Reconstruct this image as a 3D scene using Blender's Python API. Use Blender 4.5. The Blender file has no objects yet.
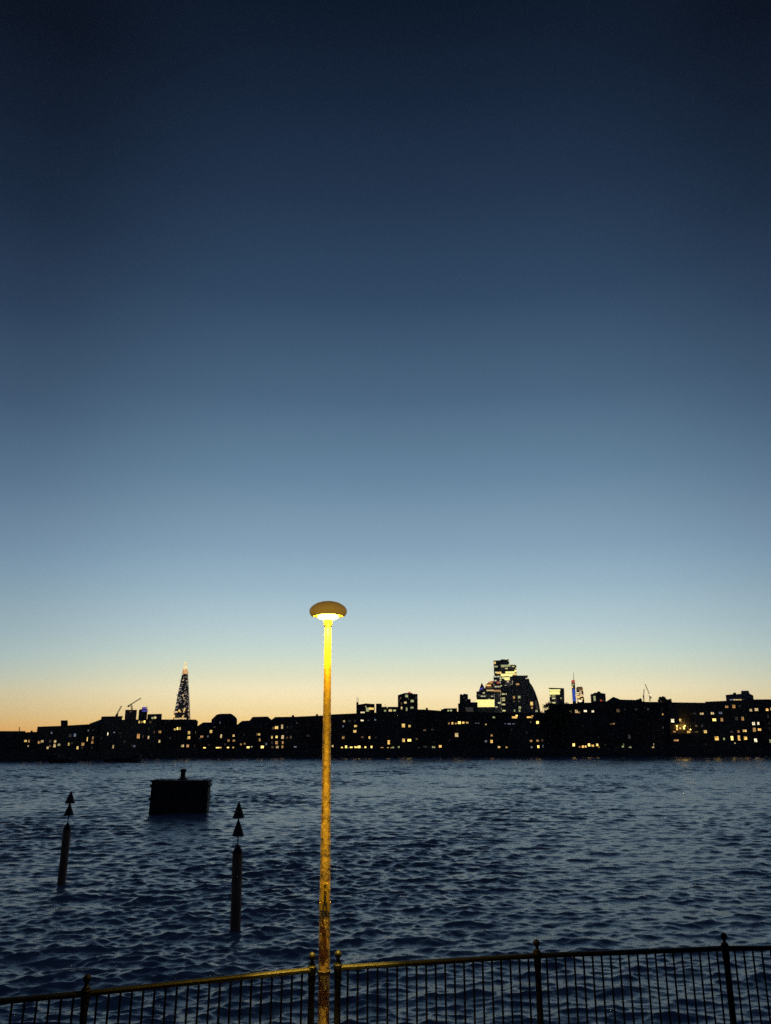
import bpy, math, random
import numpy as np
from mathutils import Vector, Matrix

random.seed(7)
S = bpy.context.scene
COL = S.collection
R = math.radians

# ------------------------------------------------------------------ camera
F = 773.0
CX, CY = 385.5, 512.0
H = 6.65                                   # eye above the water (water is z = 0)
PITCH = math.atan((740.0 - CY) / F)
CP, SP = math.cos(PITCH), math.sin(PITCH)
QUAY = 3.57                                # promenade level
LAND = 3.0                                 # ground level of the far bank

cam = bpy.data.cameras.new("camera")
cam.sensor_fit = 'VERTICAL'
cam.sensor_height = 24.0
cam.lens = 24.0 * F / 1024.0
cam.clip_start = 0.1
cam.clip_end = 30000
cam_o = bpy.data.objects.new("camera", cam)
cam_o.location = (0, 0, H)
cam_o.rotation_euler = (math.pi / 2 + PITCH, 0, 0)
COL.objects.link(cam_o)
S.camera = cam_o


def ray(px, py):
    u = (px - CX) / F
    v = -(py - CY) / F
    return Vector((u, CP - v * SP, SP + v * CP))


def at(px, py, Y):
    d = ray(px, py)
    t = Y / d.y
    return Vector((d.x * t, Y, H + d.z * t))


def atz(px, py, z):
    d = ray(px, py)
    t = (z - H) / d.z
    return Vector((d.x * t, d.y * t, z))


# ------------------------------------------------------------------ materials
MATS = {}


def srgb(r, g, b):
    def f(c):
        c /= 255.0
        return c / 12.92 if c <= 0.04045 else ((c + 0.055) / 1.055) ** 2.4
    return (f(r), f(g), f(b), 1.0)


def new_mat(name):
    m = bpy.data.materials.new(name)
    m.use_nodes = True
    nt = m.node_tree
    for n in list(nt.nodes):
        nt.nodes.remove(n)
    out = nt.nodes.new('ShaderNodeOutputMaterial')
    return m, nt, out


def principled(name, base, rough=0.6, metal=0.0, noise=0.3, scale=3.0, bump=0.0, bscale=20.0, spec=0.5):
    m, nt, out = new_mat(name)
    N, L = nt.nodes, nt.links
    p = N.new('ShaderNodeBsdfPrincipled')
    p.inputs['Roughness'].default_value = rough
    p.inputs['Metallic'].default_value = metal
    p.inputs['Specular IOR Level'].default_value = spec
    tc = N.new('ShaderNodeTexCoord')
    nz = N.new('ShaderNodeTexNoise')
    nz.inputs['Scale'].default_value = scale
    nz.inputs['Detail'].default_value = 6
    L.new(tc.outputs['Object'], nz.inputs['Vector'])
    mx = N.new('ShaderNodeMix')
    mx.data_type = 'RGBA'
    b = Vector(base[:3])
    mx.inputs[6].default_value = (*(b * (1 - noise)), 1)
    mx.inputs[7].default_value = (*(b * (1 + noise)), 1)
    L.new(nz.outputs['Fac'], mx.inputs[0])
    L.new(mx.outputs[2], p.inputs['Base Color'])
    if bump:
        n2 = N.new('ShaderNodeTexNoise')
        n2.inputs['Scale'].default_value = bscale
        n2.inputs['Detail'].default_value = 5
        L.new(tc.outputs['Object'], n2.inputs['Vector'])
        bp = N.new('ShaderNodeBump')
        bp.inputs['Strength'].default_value = bump
        bp.inputs['Distance'].default_value = 0.02
        L.new(n2.outputs['Fac'], bp.inputs['Height'])
        L.new(bp.outputs['Normal'], p.inputs['Normal'])
    L.new(p.outputs[0], out.inputs[0])
    return m


def brick(name, c1, c2, mortar):
    m, nt, out = new_mat(name)
    N, L = nt.nodes, nt.links
    tc = N.new('ShaderNodeTexCoord')
    sep = N.new('ShaderNodeSeparateXYZ')
    L.new(tc.outputs['Object'], sep.inputs[0])
    add = N.new('ShaderNodeMath')
    L.new(sep.outputs[0], add.inputs[0])
    L.new(sep.outputs[1], add.inputs[1])
    cmb = N.new('ShaderNodeCombineXYZ')
    L.new(add.outputs[0], cmb.inputs[0])
    L.new(sep.outputs[2], cmb.inputs[1])
    bk = N.new('ShaderNodeTexBrick')
    bk.inputs['Scale'].default_value = 4.0
    bk.inputs['Color1'].default_value = (*c1, 1)
    bk.inputs['Color2'].default_value = (*c2, 1)
    bk.inputs['Mortar'].default_value = (*mortar, 1)
    L.new(cmb.outputs[0], bk.inputs['Vector'])
    nz = N.new('ShaderNodeTexNoise')
    nz.inputs['Scale'].default_value = 0.35
    nz.inputs['Detail'].default_value = 6
    L.new(tc.outputs['Object'], nz.inputs['Vector'])
    mul = N.new('ShaderNodeMix')
    mul.data_type = 'RGBA'
    mul.blend_type = 'MULTIPLY'
    mul.inputs[0].default_value = 0.6
    L.new(bk.outputs[0], mul.inputs[6])
    L.new(nz.outputs['Color'], mul.inputs[7])
    p = N.new('ShaderNodeBsdfPrincipled')
    p.inputs['Roughness'].default_value = 0.85
    L.new(mul.outputs[2], p.inputs['Base Color'])
    L.new(p.outputs[0], out.inputs[0])
    return m


def emit(name, col, strength, sample=False, vary=0.6, vscale=1.1):
    """A lit pane: uneven brightness from curtains and furniture behind the glass."""
    m, nt, out = new_mat(name)
    N, L = nt.nodes, nt.links
    e = N.new('ShaderNodeEmission')
    e.inputs['Color'].default_value = (*col, 1)
    if vary:
        tc = N.new('ShaderNodeTexCoord')
        nz = N.new('ShaderNodeTexNoise')
        nz.inputs['Scale'].default_value = vscale
        nz.inputs['Detail'].default_value = 2
        L.new(tc.outputs['Object'], nz.inputs['Vector'])
        mr = N.new('ShaderNodeMapRange')
        mr.inputs['From Min'].default_value = 0.3
        mr.inputs['From Max'].default_value = 0.7
        mr.inputs['To Min'].default_value = strength * (1 - vary)
        mr.inputs['To Max'].default_value = strength * (1 + vary)
        L.new(nz.outputs['Fac'], mr.inputs['Value'])
        L.new(mr.outputs[0], e.inputs['Strength'])
    else:
        e.inputs['Strength'].default_value = strength
    L.new(e.outputs[0], out.inputs[0])
    m.cycles.emission_sampling = 'AUTO' if sample else 'NONE'
    return m


def lit_facade(name, base, rough, cell, density, col, strength, seed=0.0, metal=0.0):
    """Curtain wall with some of its window cells lit."""
    m, nt, out = new_mat(name)
    N, L = nt.nodes, nt.links

    def math_(op, a=None, b=None, va=0.0, vb=0.0):
        n = N.new('ShaderNodeMath')
        n.operation = op
        n.inputs[0].default_value = va
        n.inputs[1].default_value = vb
        if a is not None: L.new(a, n.inputs[0])
        if b is not None: L.new(b, n.inputs[1])
        return n.outputs[0]
    tc = N.new('ShaderNodeTexCoord')
    sep = N.new('ShaderNodeSeparateXYZ')
    L.new(tc.outputs['Object'], sep.inputs[0])
    u = math_('DIVIDE', math_('ADD', sep.outputs[0], sep.outputs[1]), vb=cell[0])
    v = math_('DIVIDE', sep.outputs[2], vb=cell[1])
    cmb = N.new('ShaderNodeCombineXYZ')
    L.new(math_('ADD', math_('FLOOR', u), vb=seed), cmb.inputs[0])
    L.new(math_('FLOOR', v), cmb.inputs[1])
    wn = N.new('ShaderNodeTexWhiteNoise')
    wn.noise_dimensions = '2D'
    L.new(cmb.outputs[0], wn.inputs['Vector'])
    on = math_('LESS_THAN', wn.outputs['Value'], vb=density)
    fu = math_('LESS_THAN', math_('FRACT', u), vb=0.8)
    fv = math_('LESS_THAN', math_('FRACT', v), vb=0.65)
    mask = math_('MULTIPLY', math_('MULTIPLY', on, fu), fv)
    br = N.new('ShaderNodeSeparateColor')
    L.new(wn.outputs['Color'], br.inputs[0])
    st = math_('MULTIPLY', mask, math_('MULTIPLY_ADD', br.outputs[1], vb=strength))
    p = N.new('ShaderNodeBsdfPrincipled')
    p.inputs['Base Color'].default_value = (*base, 1)
    p.inputs['Roughness'].default_value = rough
    p.inputs['Metallic'].default_value = metal
    p.inputs['Emission Color'].default_value = (*col, 1)
    L.new(st, p.inputs['Emission Strength'])
    L.new(p.outputs[0], out.inputs[0])
    m.cycles.emission_sampling = 'NONE'
    return m


M = {}
M['brick_brown'] = brick('brown_brick', (.16, .10, .07), (.11, .07, .05), (.14, .13, .12))
M['brick_yellow'] = brick('yellow_stock_brick', (.22, .17, .11), (.17, .13, .08), (.16, .15, .13))
M['brick_dark'] = brick('dark_brick', (.09, .06, .05), (.12, .08, .06), (.10, .09, .09))
M['slate'] = principled('slate_roof', (.06, .062, .07), 0.7, noise=.4, scale=1.5)
M['render_wall'] = principled('grey_render', (.2, .19, .18), 0.8, noise=.2, scale=.6)
M['stone_wall'] = principled('river_wall_stone', (.09, .085, .075), 0.85, noise=.5, scale=.8, bump=.6, bscale=2)
M['frame'] = principled('window_frame_paint', (.12, .12, .12), 0.6)
M['glass_dark'] = principled('unlit_glass', (.012, .013, .016), 0.15, noise=.2, spec=.5)
M['black_metal'] = principled('dark_railing_paint', (.006, .008, .012), 0.5, noise=.5, scale=9, bump=.2, bscale=50, spec=.10)
M['bank'] = principled('far_bank_ground', (.06, .06, .055), 0.95, noise=.4, scale=.05)
M['paving'] = principled('promenade_paving', (.16, .15, .14), 0.85, noise=.3, scale=2, bump=.3, bscale=12)
M['hull'] = principled('tarred_hull', (.012, .012, .014), 0.55, noise=.5, scale=1.2, bump=.3, bscale=6)
M['rust_steel'] = principled('rusty_steel', (.022, .014, .012), 0.7, noise=.6, scale=1.0, bump=.4, bscale=5)
M['pile_metal'] = principled('pile_coating', (.2, .11, .065), 0.6, noise=.6, scale=1.6, bump=.4, bscale=6)
M['topmark'] = principled('topmark_black_paint', (.012, .012, .013), 0.6, noise=.3)
M['bark'] = principled('bark', (.05, .04, .03), 0.9, noise=.4, scale=4)
M['leaf'] = principled('leaves', (.035, .05, .02), 0.6, noise=.5, scale=.8)
M['crane'] = principled('crane_paint', (.12, .11, .1), 0.6)
M['tower_dark'] = principled('dark_glass_tower', (.012, .013, .017), 0.3, noise=.3, scale=.02)
M['tower_grey'] = principled('grey_cladding', (.16, .17, .2), 0.5, noise=.2, scale=.02)
M['tower_brown'] = principled('brown_cladding', (.22, .13, .09), 0.7, noise=.3, scale=.05)
M['spire_edge'] = principled('pale_glass_shard', (.4, .4, .42), 0.25, metal=.9, noise=.1, scale=.02)
WARM = (1, .62, .22)
KINDS = {   # colour, strength
    'y': ((1, .66, .2), .95), 'Y': ((1, .70, .18), 2.4), 'o': ((1, .53, .18), .5), 'O': ((1, .58, .15), 1.15),
    'w': ((1, .72, .33), .7), 'W': ((1, .86, .55), 1.35), 'b': ((.62, .74, 1), .22), 'd': ((1, .62, .32), .11),
    'D': ((.9, .8, .7), .035), 'g': ((.85, .9, .42), .42), 'r': ((1, .16, .08), .5), 'v': ((.2, .15, .8), .42),
    'B': ((.05, .13, .8), .5), 'p': ((1, .9, .32), 1.15),
}
for k, (c, s) in KINDS.items():
    M['lit_' + k] = emit('lit_window_' + {'y': 'yellow', 'Y': 'bright_yellow', 'o': 'orange', 'O': 'bright_orange', 'w': 'white', 'W': 'bright_white',
                         'b': 'bluish', 'd': 'dim', 'D': 'very_dim', 'g': 'greenish', 'r': 'red', 'v': 'violet', 'B': 'blue', 'p': 'pale_yellow'}[k], c, s)


# ------------------------------------------------------------------ mesh helpers
class MB:
    def __init__(self):
        self.v, self.f, self.mi = [], [], []

    def add(self, vs, fs, mi=0):
        o = len(self.v)
        self.v += [tuple(x) for x in vs]
        for f in fs:
            self.f.append(tuple(o + i for i in f))
            self.mi.append(mi)

    def box(self, lo, hi, mi=0, mat=None):
        (a, b, c), (d, e, f) = lo, hi
        vs = [Vector(p) for p in ((a, b, c), (d, b, c), (d, e, c), (a, e, c), (a, b, f), (d, b, f), (d, e, f), (a, e, f))]
        if mat is not None: vs = [mat @ p for p in vs]
        self.add(vs, [(3, 2, 1, 0), (4, 5, 6, 7), (0, 1, 5, 4), (1, 2, 6, 5), (2, 3, 7, 6), (3, 0, 4, 7)], mi)

    def lathe(self, prof, n=24, mat=None, mi=0, cap=True):
        vs, fs = [], []
        for r, z in prof:
            for k in range(n):
                a = 2 * math.pi * k / n
                vs.append(Vector((r * math.cos(a), r * math.sin(a), z)))
        for i in range(len(prof) - 1):
            for k in range(n):
                k2 = (k + 1) % n
                fs.append((i * n + k, i * n + k2, (i + 1) * n + k2, (i + 1) * n + k))
        if cap:
            if prof[0][0] > 1e-6: fs.append(tuple(reversed(range(n))))
            if prof[-1][0] > 1e-6: fs.append(tuple((len(prof) - 1) * n + k for k in range(n)))
        if mat is not None: vs = [mat @ p for p in vs]
        self.add(vs, fs, mi)

    def tube(self, a, b, r0, r1=None, n=8, mi=0):
        a, b = Vector(a), Vector(b)
        r1 = r0 if r1 is None else r1
        d = (b - a)
        q = d.to_track_quat('Z', 'Y').to_matrix().to_4x4()
        self.lathe([(r0, 0), (r1, d.length)], n, Matrix.Translation(a) @ q, mi)

    def prism(self, poly, depth, frame, mi=0):
        """poly: list of (s, z); frame: (origin, tangent, inward normal); extruded `depth` inwards."""
        o, t, nn = frame
        n = len(poly)
        fr = [o + t * s + Vector((0, 0, z)) for s, z in poly]
        bk = [p + nn * depth for p in fr]
        fs = [tuple(range(n)), tuple(reversed(range(n, 2 * n)))]
        for i in range(n):
            j = (i + 1) % n
            fs.append((j, i, n + i, n + j))
        self.add(fr + bk, fs, mi)

    def build(self, name, mats, parent=None, origin=None, smooth=False):
        me = bpy.data.meshes.new(name)
        o = Vector(origin) if origin is not None else Vector((0, 0, 0))
        me.from_pydata([tuple(Vector(p) - o) for p in self.v], [], self.f)
        if not isinstance(mats, (list, tuple)): mats = [mats]
        for m in mats: me.materials.append(m)
        me.polygons.foreach_set('material_index', self.mi)
        if smooth: me.polygons.foreach_set('use_smooth', [True] * len(self.f))
        me.update()
        ob = bpy.data.objects.new(name, me)
        COL.objects.link(ob)
        if parent is not None:
            ob.parent = parent
        else:
            ob.location = o
        return ob


def tag(o, label, cat, group=None):
    o['label'] = label
    o['category'] = cat
    if group: o['group'] = group
    return o


def thing(name, loc, label, cat, group=None):
    o = bpy.data.objects.new(name, None)
    o.location = loc
    o.empty_display_size = 0.5
    COL.objects.link(o)
    return tag(o, label, cat, group)


def structure(o):
    o['kind'] = 'structure'
    return o


# ------------------------------------------------------------------ sky
world = bpy.data.worlds.new("World")
S.world = world
world.use_nodes = True
nt = world.node_tree
for n in list(nt.nodes): nt.nodes.remove(n)
N, L = nt.nodes, nt.links


def el(y, x=CX):
    return max(0.0, math.asin(ray(x, y).normalized().z)) / (math.pi / 2)


A_ST = [(740, (266, 198, 106)), (726, (268, 222, 136)), (712, (267, 238, 174)), (692, (260, 244, 199)), (675, (233, 234, 203)),
        (655, (209, 225, 213)), (630, (188, 210, 215)), (590, (158, 187, 203)), (550, (136, 165, 187)), (480, (104, 135, 160)),
        (400, (76, 103, 130)), (300, (50, 73, 100)), (200, (35, 53, 77)), (100, (23, 37, 58)), (4, (13, 24, 40)), (-900, (10, 18, 31))]
B_ST = [(742, (236, 162, 88)), (726, (235, 187, 115)), (712, (230, 203, 148)), (695, (217, 204, 165)), (675, (192, 201, 184)),
        (655, (174, 193, 192)), (630, (157, 180, 188)), (590, (136, 162, 178)), (550, (117, 145, 168)), (480, (90, 117, 142)),
        (400, (66, 89, 115)), (300, (44, 63, 88)), (200, (28, 43, 64)), (100, (19, 30, 48)), (4, (12, 20, 34)), (-900, (10, 18, 31))]
E_ST = [(740, (40, 44, 58)), (640, (38, 45, 64)), (400, (28, 39, 60)), (4, (15, 25, 42)), (-900, (10, 18, 31))]


def ramp(stops, x=CX):
    r = N.new('ShaderNodeValToRGB')
    e = r.color_ramp.elements
    pts = sorted((el(y, x), srgb(*c)) for y, c in stops)
    e[0].position, e[0].color = pts[0]
    e[1].position, e[1].color = pts[-1]
    for p, c in pts[1:-1]:
        k = e.new(p)
        k.color = c
    return r


tc = N.new('ShaderNodeTexCoord')
nrm = N.new('ShaderNodeVectorMath'); nrm.operation = 'NORMALIZE'
L.new(tc.outputs['Generated'], nrm.inputs[0])
sep = N.new('ShaderNodeSeparateXYZ')
L.new(nrm.outputs[0], sep.inputs[0])
asn = N.new('ShaderNodeMath'); asn.operation = 'ARCSINE'
L.new(sep.outputs[2], asn.inputs[0])
elv = N.new('ShaderNodeMath'); elv.operation = 'DIVIDE'
elv.inputs[1].default_value = math.pi / 2
L.new(asn.outputs[0], elv.inputs[0])
cmb = N.new('ShaderNodeCombineXYZ')
L.new(sep.outputs[0], cmb.inputs[0]); L.new(sep.outputs[1], cmb.inputs[1])
hn = N.new('ShaderNodeVectorMath'); hn.operation = 'NORMALIZE'
L.new(cmb.outputs[0], hn.inputs[0])
dot = N.new('ShaderNodeVectorMath'); dot.operation = 'DOT_PRODUCT'
L.new(hn.outputs[0], dot.inputs[0])
GA = R(2)
dot.inputs[1].default_value = (math.sin(GA), math.cos(GA), 0)


def mrange(src, a, b):
    m = N.new('ShaderNodeMapRange')
    m.interpolation_type = 'SMOOTHSTEP'
    m.inputs['From Min'].default_value = a
    m.inputs['From Max'].default_value = b
    L.new(src, m.inputs['Value'])
    return m.outputs[0]


fab = mrange(dot.outputs['Value'], 0.862, 1.0)
fbe = mrange(dot.outputs['Value'], -0.15, 0.87)
ra, rb, re_ = ramp(A_ST), ramp(B_ST, 10), ramp(E_ST)
for r in (ra, rb, re_): L.new(elv.outputs[0], r.inputs[0])
m1 = N.new('ShaderNodeMix'); m1.data_type = 'RGBA'
L.new(fab, m1.inputs[0]); L.new(rb.outputs[0], m1.inputs[6]); L.new(ra.outputs[0], m1.inputs[7])
m2 = N.new('ShaderNodeMix'); m2.data_type = 'RGBA'
L.new(fbe, m2.inputs[0]); L.new(re_.outputs[0], m2.inputs[6]); L.new(m1.outputs[2], m2.inputs[7])
bg = N.new('ShaderNodeBackground')
L.new(m2.outputs[2], bg.inputs['Color'])
bg.inputs['Strength'].default_value = 1.0
wo = N.new('ShaderNodeOutputWorld')
L.new(bg.outputs[0], wo.inputs[0])

# ------------------------------------------------------------------ water
def shore(px):
    xs = [-400, -100, 0, 50, 100, 140, 200, 385, 771, 900, 1200]
    ys = [235, 252, 263, 267, 279, 300, 318, 330, 341, 344, 350]
    return float(np.interp(px, xs, ys))


def make_water():
    rng = np.random.default_rng(11)
    r = [9.0]
    while r[-1] < 430: r.append(r[-1] + min(r[-1] * .0026, .30))
    r = np.array(r)
    dr = np.gradient(r)
    th = np.linspace(R(-41), R(41), 1050)
    RR, TH = np.meshgrid(r, th, indexing='ij')
    X = RR * np.sin(TH); Y = RR * np.cos(TH)
    Z = np.zeros_like(X); DX = np.zeros_like(X); DY = np.zeros_like(X)
    n = 170
    lam = np.exp(np.linspace(math.log(0.24), math.log(7.5), n)) * rng.uniform(.95, 1.05, n)
    main = R(-83)                               # wind blows towards the camera, a little from the left
    for l in lam:
        a = main + rng.normal(0, R(17) if l > 1.2 else R(30))
        if rng.uniform() < .3: a += R(42)          # a second, crossing train of waves
        k = 2 * math.pi / l
        # slope spectrum: fairly flat, rolling off for the longest swell
        s = 0.0335 * (1.0 if l < 1.2 else (1.2 / l) ** 1.05) * (1.0 if l > .75 else 1.1)
        amp = s / k
        need = np.maximum(dr, r * .0014)
        nr = int(np.searchsorted(need, l / 2.2))       # rows fine enough to carry this wave
        if nr < 2: continue
        fade = np.clip((l / need[:nr, None] - 2.2) / 1.6, 0, 1)
        ph = k * (X[:nr] * math.cos(a) + Y[:nr] * math.sin(a)) + rng.uniform(0, 2 * math.pi)
        Z[:nr] += fade * amp * np.cos(ph)
        q = 1.0
        sn = np.sin(ph) * fade * (q * amp)
        DX[:nr] -= math.cos(a) * sn
        DY[:nr] -= math.sin(a) * sn
    # gusts: broad patches of calmer and rougher water
    g = np.zeros_like(X)
    for _ in range(14):
        l = rng.uniform(14, 60); a = rng.uniform(0, math.pi)
        k = 2 * math.pi / l
        g += np.cos(k * (X * math.cos(a) + Y * math.sin(a) * .6) + rng.uniform(0, 6.3))
    g = 1.0 + 0.16 * g / 1.6
    g = np.clip(g, .6, 1.4)
    Z *= g
    V = np.stack([X + DX * g, Y + DY * g, Z], -1).reshape(-1, 3)
    a, b = RR.shape
    idx = np.arange(a * b).reshape(a, b)
    q = np.stack([idx[:-1, :-1], idx[:-1, 1:], idx[1:, 1:], idx[1:, :-1]], -1).reshape(-1, 4)
    q = q[:, ::-1]
    me = bpy.data.meshes.new("river_water")
    me.vertices.add(len(V)); me.vertices.foreach_set('co', V.astype(np.float32).ravel())
    me.loops.add(q.size); me.loops.foreach_set('vertex_index', q.astype(np.int32).ravel())
    me.polygons.add(len(q)); me.polygons.foreach_set('loop_start', np.arange(0, q.size, 4, dtype=np.int32))
    me.polygons.foreach_set('use_smooth', np.ones(len(q), dtype=bool))
    me.update(calc_edges=True)
    o = bpy.data.objects.new("river_water", me)
    COL.objects.link(o)
    structure(o)
    m, nt, out = new_mat('river_water')
    N, L = nt.nodes, nt.links
    p = N.new('ShaderNodeBsdfPrincipled')
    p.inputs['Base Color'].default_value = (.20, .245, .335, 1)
    p.inputs['Roughness'].default_value = 0.20
    p.inputs['IOR'].default_value = 1.333
    tcn = N.new('ShaderNodeTexCoord')
    mp = N.new('ShaderNodeMapping')
    mp.inputs['Scale'].default_value = (1.0, 1.5, 1.0)
    mp.inputs['Rotation'].default_value = (0, 0, R(12))
    L.new(tcn.outputs['Object'], mp.inputs[0])
    n1 = N.new('ShaderNodeTexNoise')
    n1.inputs['Scale'].default_value = 4.5
    n1.inputs['Detail'].default_value = 4
    n1.inputs['Roughness'].default_value = 0.6
    L.new(mp.outputs[0], n1.inputs['Vector'])
    bp = N.new('ShaderNodeBump')
    bp.inputs['Strength'].default_value = 0.3
    bp.inputs['Distance'].default_value = 0.06
    L.new(n1.outputs['Fac'], bp.inputs['Height'])
    L.new(bp.outputs['Normal'], p.inputs['Normal'])
    L.new(p.outputs[0], out.inputs[0])
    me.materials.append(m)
    return m


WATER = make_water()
# the rest of the river, out of the wave sheet's reach (sides and below the quay), a little lower
wb = MB()
wb.add([(-700, -30, -.8), (700, -30, -.8), (700, 420, -.8), (-700, 420, -.8)], [(0, 1, 2, 3)])
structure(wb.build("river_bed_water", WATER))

# far bank: ground running back to the horizon
lb = MB()
edge = [at(px, 757, shore(px) + .4) for px in (-400, -100, 0, 50, 100, 140, 200, 300, 385, 500, 640, 771, 900, 1200)]
front = [(p.x, p.y, LAND) for p in edge]
lb.add(front + [(9000, 9000, LAND), (-9000, 9000, LAND)], [tuple(range(len(front) + 2))])
structure(lb.build("far_bank_ground", M['bank']))

# river wall of the far bank: three stretches, each a wall of its own
def river_wall(pxs, label, z1):
    mb = MB()
    pts = [at(px, 757, shore(px)) for px in pxs]
    for a, b in zip(pts[:-1], pts[1:]):
        t = (b - a); t.z = 0; ln = t.length; t.normalize()
        nn = Vector((-t.y, t.x, 0))
        o = Vector((a.x, a.y, 0))
        mb.prism([(0, -1), (ln, -1), (ln, z1), (0, z1)], .9, (o, t, nn))
        mb.prism([(0, z1), (ln, z1), (ln, z1 + .25), (0, z1 + .25)], 1.1, (o - nn * .12, t, nn))
        k = 0.0
        while k < ln - .5:                       # timber fenders down the face
            mb.prism([(k, -1), (k + .35, -1), (k + .35, z1 - .3), (k, z1 - .3)], .3, (o - nn * .3, t, nn))
            k += 6.2
    return tag(mb.build("river_wall", M['stone_wall'], origin=(pts[0].x, pts[0].y, 0)), label, "river wall")


river_wall((-400, -100, 0, 50, 100, 140), "dark stone river wall below the low blocks at the far left bank", 3.2)
river_wall((140, 200, 300, 385), "dark stone river wall behind the square mooring buoy and lamp post", 3.3)
river_wall((385, 500, 640, 771, 900, 1200), "long dark stone river wall at the water's edge right of the lamp post", 3.25)

# ------------------------------------------------------------------ buildings
def window_mesh(w, h, frame, kind, parent, origin, name="window", pane_only=False):
    o, t, nn = frame
    mb = MB()
    mb.prism([(-w / 2, -h / 2), (w / 2, -h / 2), (w / 2, h / 2), (-w / 2, h / 2)], .04, (o - nn * .03, t, nn), 1)
    if not pane_only:
        b = .07
        e = .09
        fr = (o - nn * .07, t, nn)
        mb.prism([(-w / 2 - b, -h / 2 - b), (w / 2 + b, -h / 2 - b), (w / 2 + b, -h / 2), (-w / 2 - b, -h / 2)], e, fr, 0)
        mb.prism([(-w / 2 - b, h / 2), (w / 2 + b, h / 2), (w / 2 + b, h / 2 + b), (-w / 2 - b, h / 2 + b)], e, fr, 0)
        mb.prism([(-w / 2 - b, -h / 2), (-w / 2, -h / 2), (-w / 2, h / 2), (-w / 2 - b, h / 2)], e, fr, 0)
        mb.prism([(w / 2, -h / 2), (w / 2 + b, -h / 2), (w / 2 + b, h / 2), (w / 2, h / 2)], e, fr, 0)
        nm = max(1, int(round(w / 1.0)) - 1)
        for i in range(nm):
            x = -w / 2 + w * (i + 1) / (nm + 1)
            mb.prism([(x - .03, -h / 2), (x + .03, -h / 2), (x + .03, h / 2), (x - .03, h / 2)], .04, (o - nn * .06, t, nn), 0)
        mb.prism([(-w / 2, h * .12), (w / 2, h * .12), (w / 2, h * .12 + .06), (-w / 2, h * .12 + .06)], .04, (o - nn * .075, t, nn), 0)
    return mb.build(name, [M['frame'], M['glass_dark'] if kind == '-' else M['lit_' + kind]], parent, origin)


class Building:
    """A building whose front lies along the line from px x0 to x1 at distance Y0, Y1."""

    def __init__(self, name, label, cat, x0, x1, Y0, Y1, base=LAND, group=None):
        pa, pb = at(x0, 745, Y0), at(x1, 745, Y1)
        self.o = Vector((pa.x, pa.y, 0))
        self.t = Vector((pb.x - pa.x, pb.y - pa.y, 0)).normalized()
        self.n = Vector((-self.t.y, self.t.x, 0))
        self.base = base
        mid = (pa + pb) / 2
        self.org = Vector((mid.x, mid.y, base))
        self.root = thing(name, self.org, label, cat, group)
        self.fr = (self.o, self.t, self.n)
        self.back = Vector((mid.x, mid.y, 0)).normalized()     # side walls run straight back from the river view

    def hit(self, px, py):
        d = ray(px, py)
        k = self.n.dot(self.o) / (self.n.x * d.x + self.n.y * d.y)
        p = d * k
        return p + Vector((0, 0, H))

    def sz(self, px, py):
        p = self.hit(px, py)
        return ((p - self.o).dot(self.t), p.z)

    def poly(self, name, pts, depth, mat, down=True, front=0.0, parent=None):
        q = [self.sz(*p) for p in pts]
        if down:
            q = [(q[0][0], self.base)] + q + [(q[-1][0], self.base)]
        q = q[::-1]
        mb = MB()
        mb.prism(q, depth, (self.o - self.n * front, self.t, self.back))
        return mb.build(name, mat, parent or self.root, self.org)

    def win(self, px, py, w, h, kind, name="window", front=0.0, pane_only=False, parent=None):
        p = self.hit(px, py)
        sc = (p - Vector((0, 0, H))).length / F * 0.97
        return window_mesh(w * sc, h * sc, (p - self.n * front, self.t, self.n), kind, parent or self.root, self.org, name, pane_only)


WINS = []     # (px, py, w, h, kind) of the front row
def W(s):
    for tok in s.split():
        a = tok.split(',')
        px, py = float(a[0]), float(a[1])
        k = a[2]
        w = float(a[3]) if len(a) > 3 else (3.4 if k in 'yYoOwW' else 2.8)
        h = float(a[4]) if len(a) > 4 else (3.4 if k in 'yYoOwW' else 2.8)
        WINS.append((px, py, w, h, k))


W("25.5,741.2,y,3,3 29,741.2,o,2.2,3 28.5,746,w,2,2.4 27.5,757,D 39,742,o,3,3 41.8,741.7,w,2.4,3 50.3,741.5,D 55.3,741.2,w,2.4,3 51.5,733,b,2.4,3")
W("47.5,747.8,w,2.6,2.6 50,746,d,2,2 54.8,745.5,w,2.8,3.2 58.8,745,g,2.4,3 68.8,744,y,2.6,3.2 72.5,743,D,2,2 74.5,735.3,b,2.4,3.4 70,735.6,D 77.5,747.7,y,3.2,3")
W("82.6,743.8,o,3,4 87.8,739,y,3.6,5 93,738.4,o,3,3 92.6,742.5,o,3,2.6 82.5,748,D,2,2 91.5,747.3,D,2,2 89,730.2,b,2.2,2.2 93.5,730,D,2,2 99.8,743,o,3,4 99.3,752.8,y,3.2,5 106.7,752.5,O,3.2,5 100.5,737.6,D,2,2")
W("107.8,734,W,3,3.2 114.5,732.7,b,4,2.2 120,733.2,d,2,2.4 113.3,746.8,w,4.6,3 124,742,D,3,3 127,751.4,o,3,3.2 123.2,752.6,b,1.8,3.4 132,746,D,2.4,2.4")
W("121,736,D,2,2 138.2,736.6,o,5,4.4 142.6,736.4,d,2,3 148.6,737.2,w,2.4,3 136.8,751.6,o,3,3 141.3,751,d,2.4,3 147,751.2,b,2.4,4 149,729,D,2.4,2.4 138.8,722,y,2,2.4 141.6,722,y,2.2,2.4 144.6,722,Y,2.8,2.4 150,722.2,d,3,2 134.6,746,b,2,2")
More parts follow.
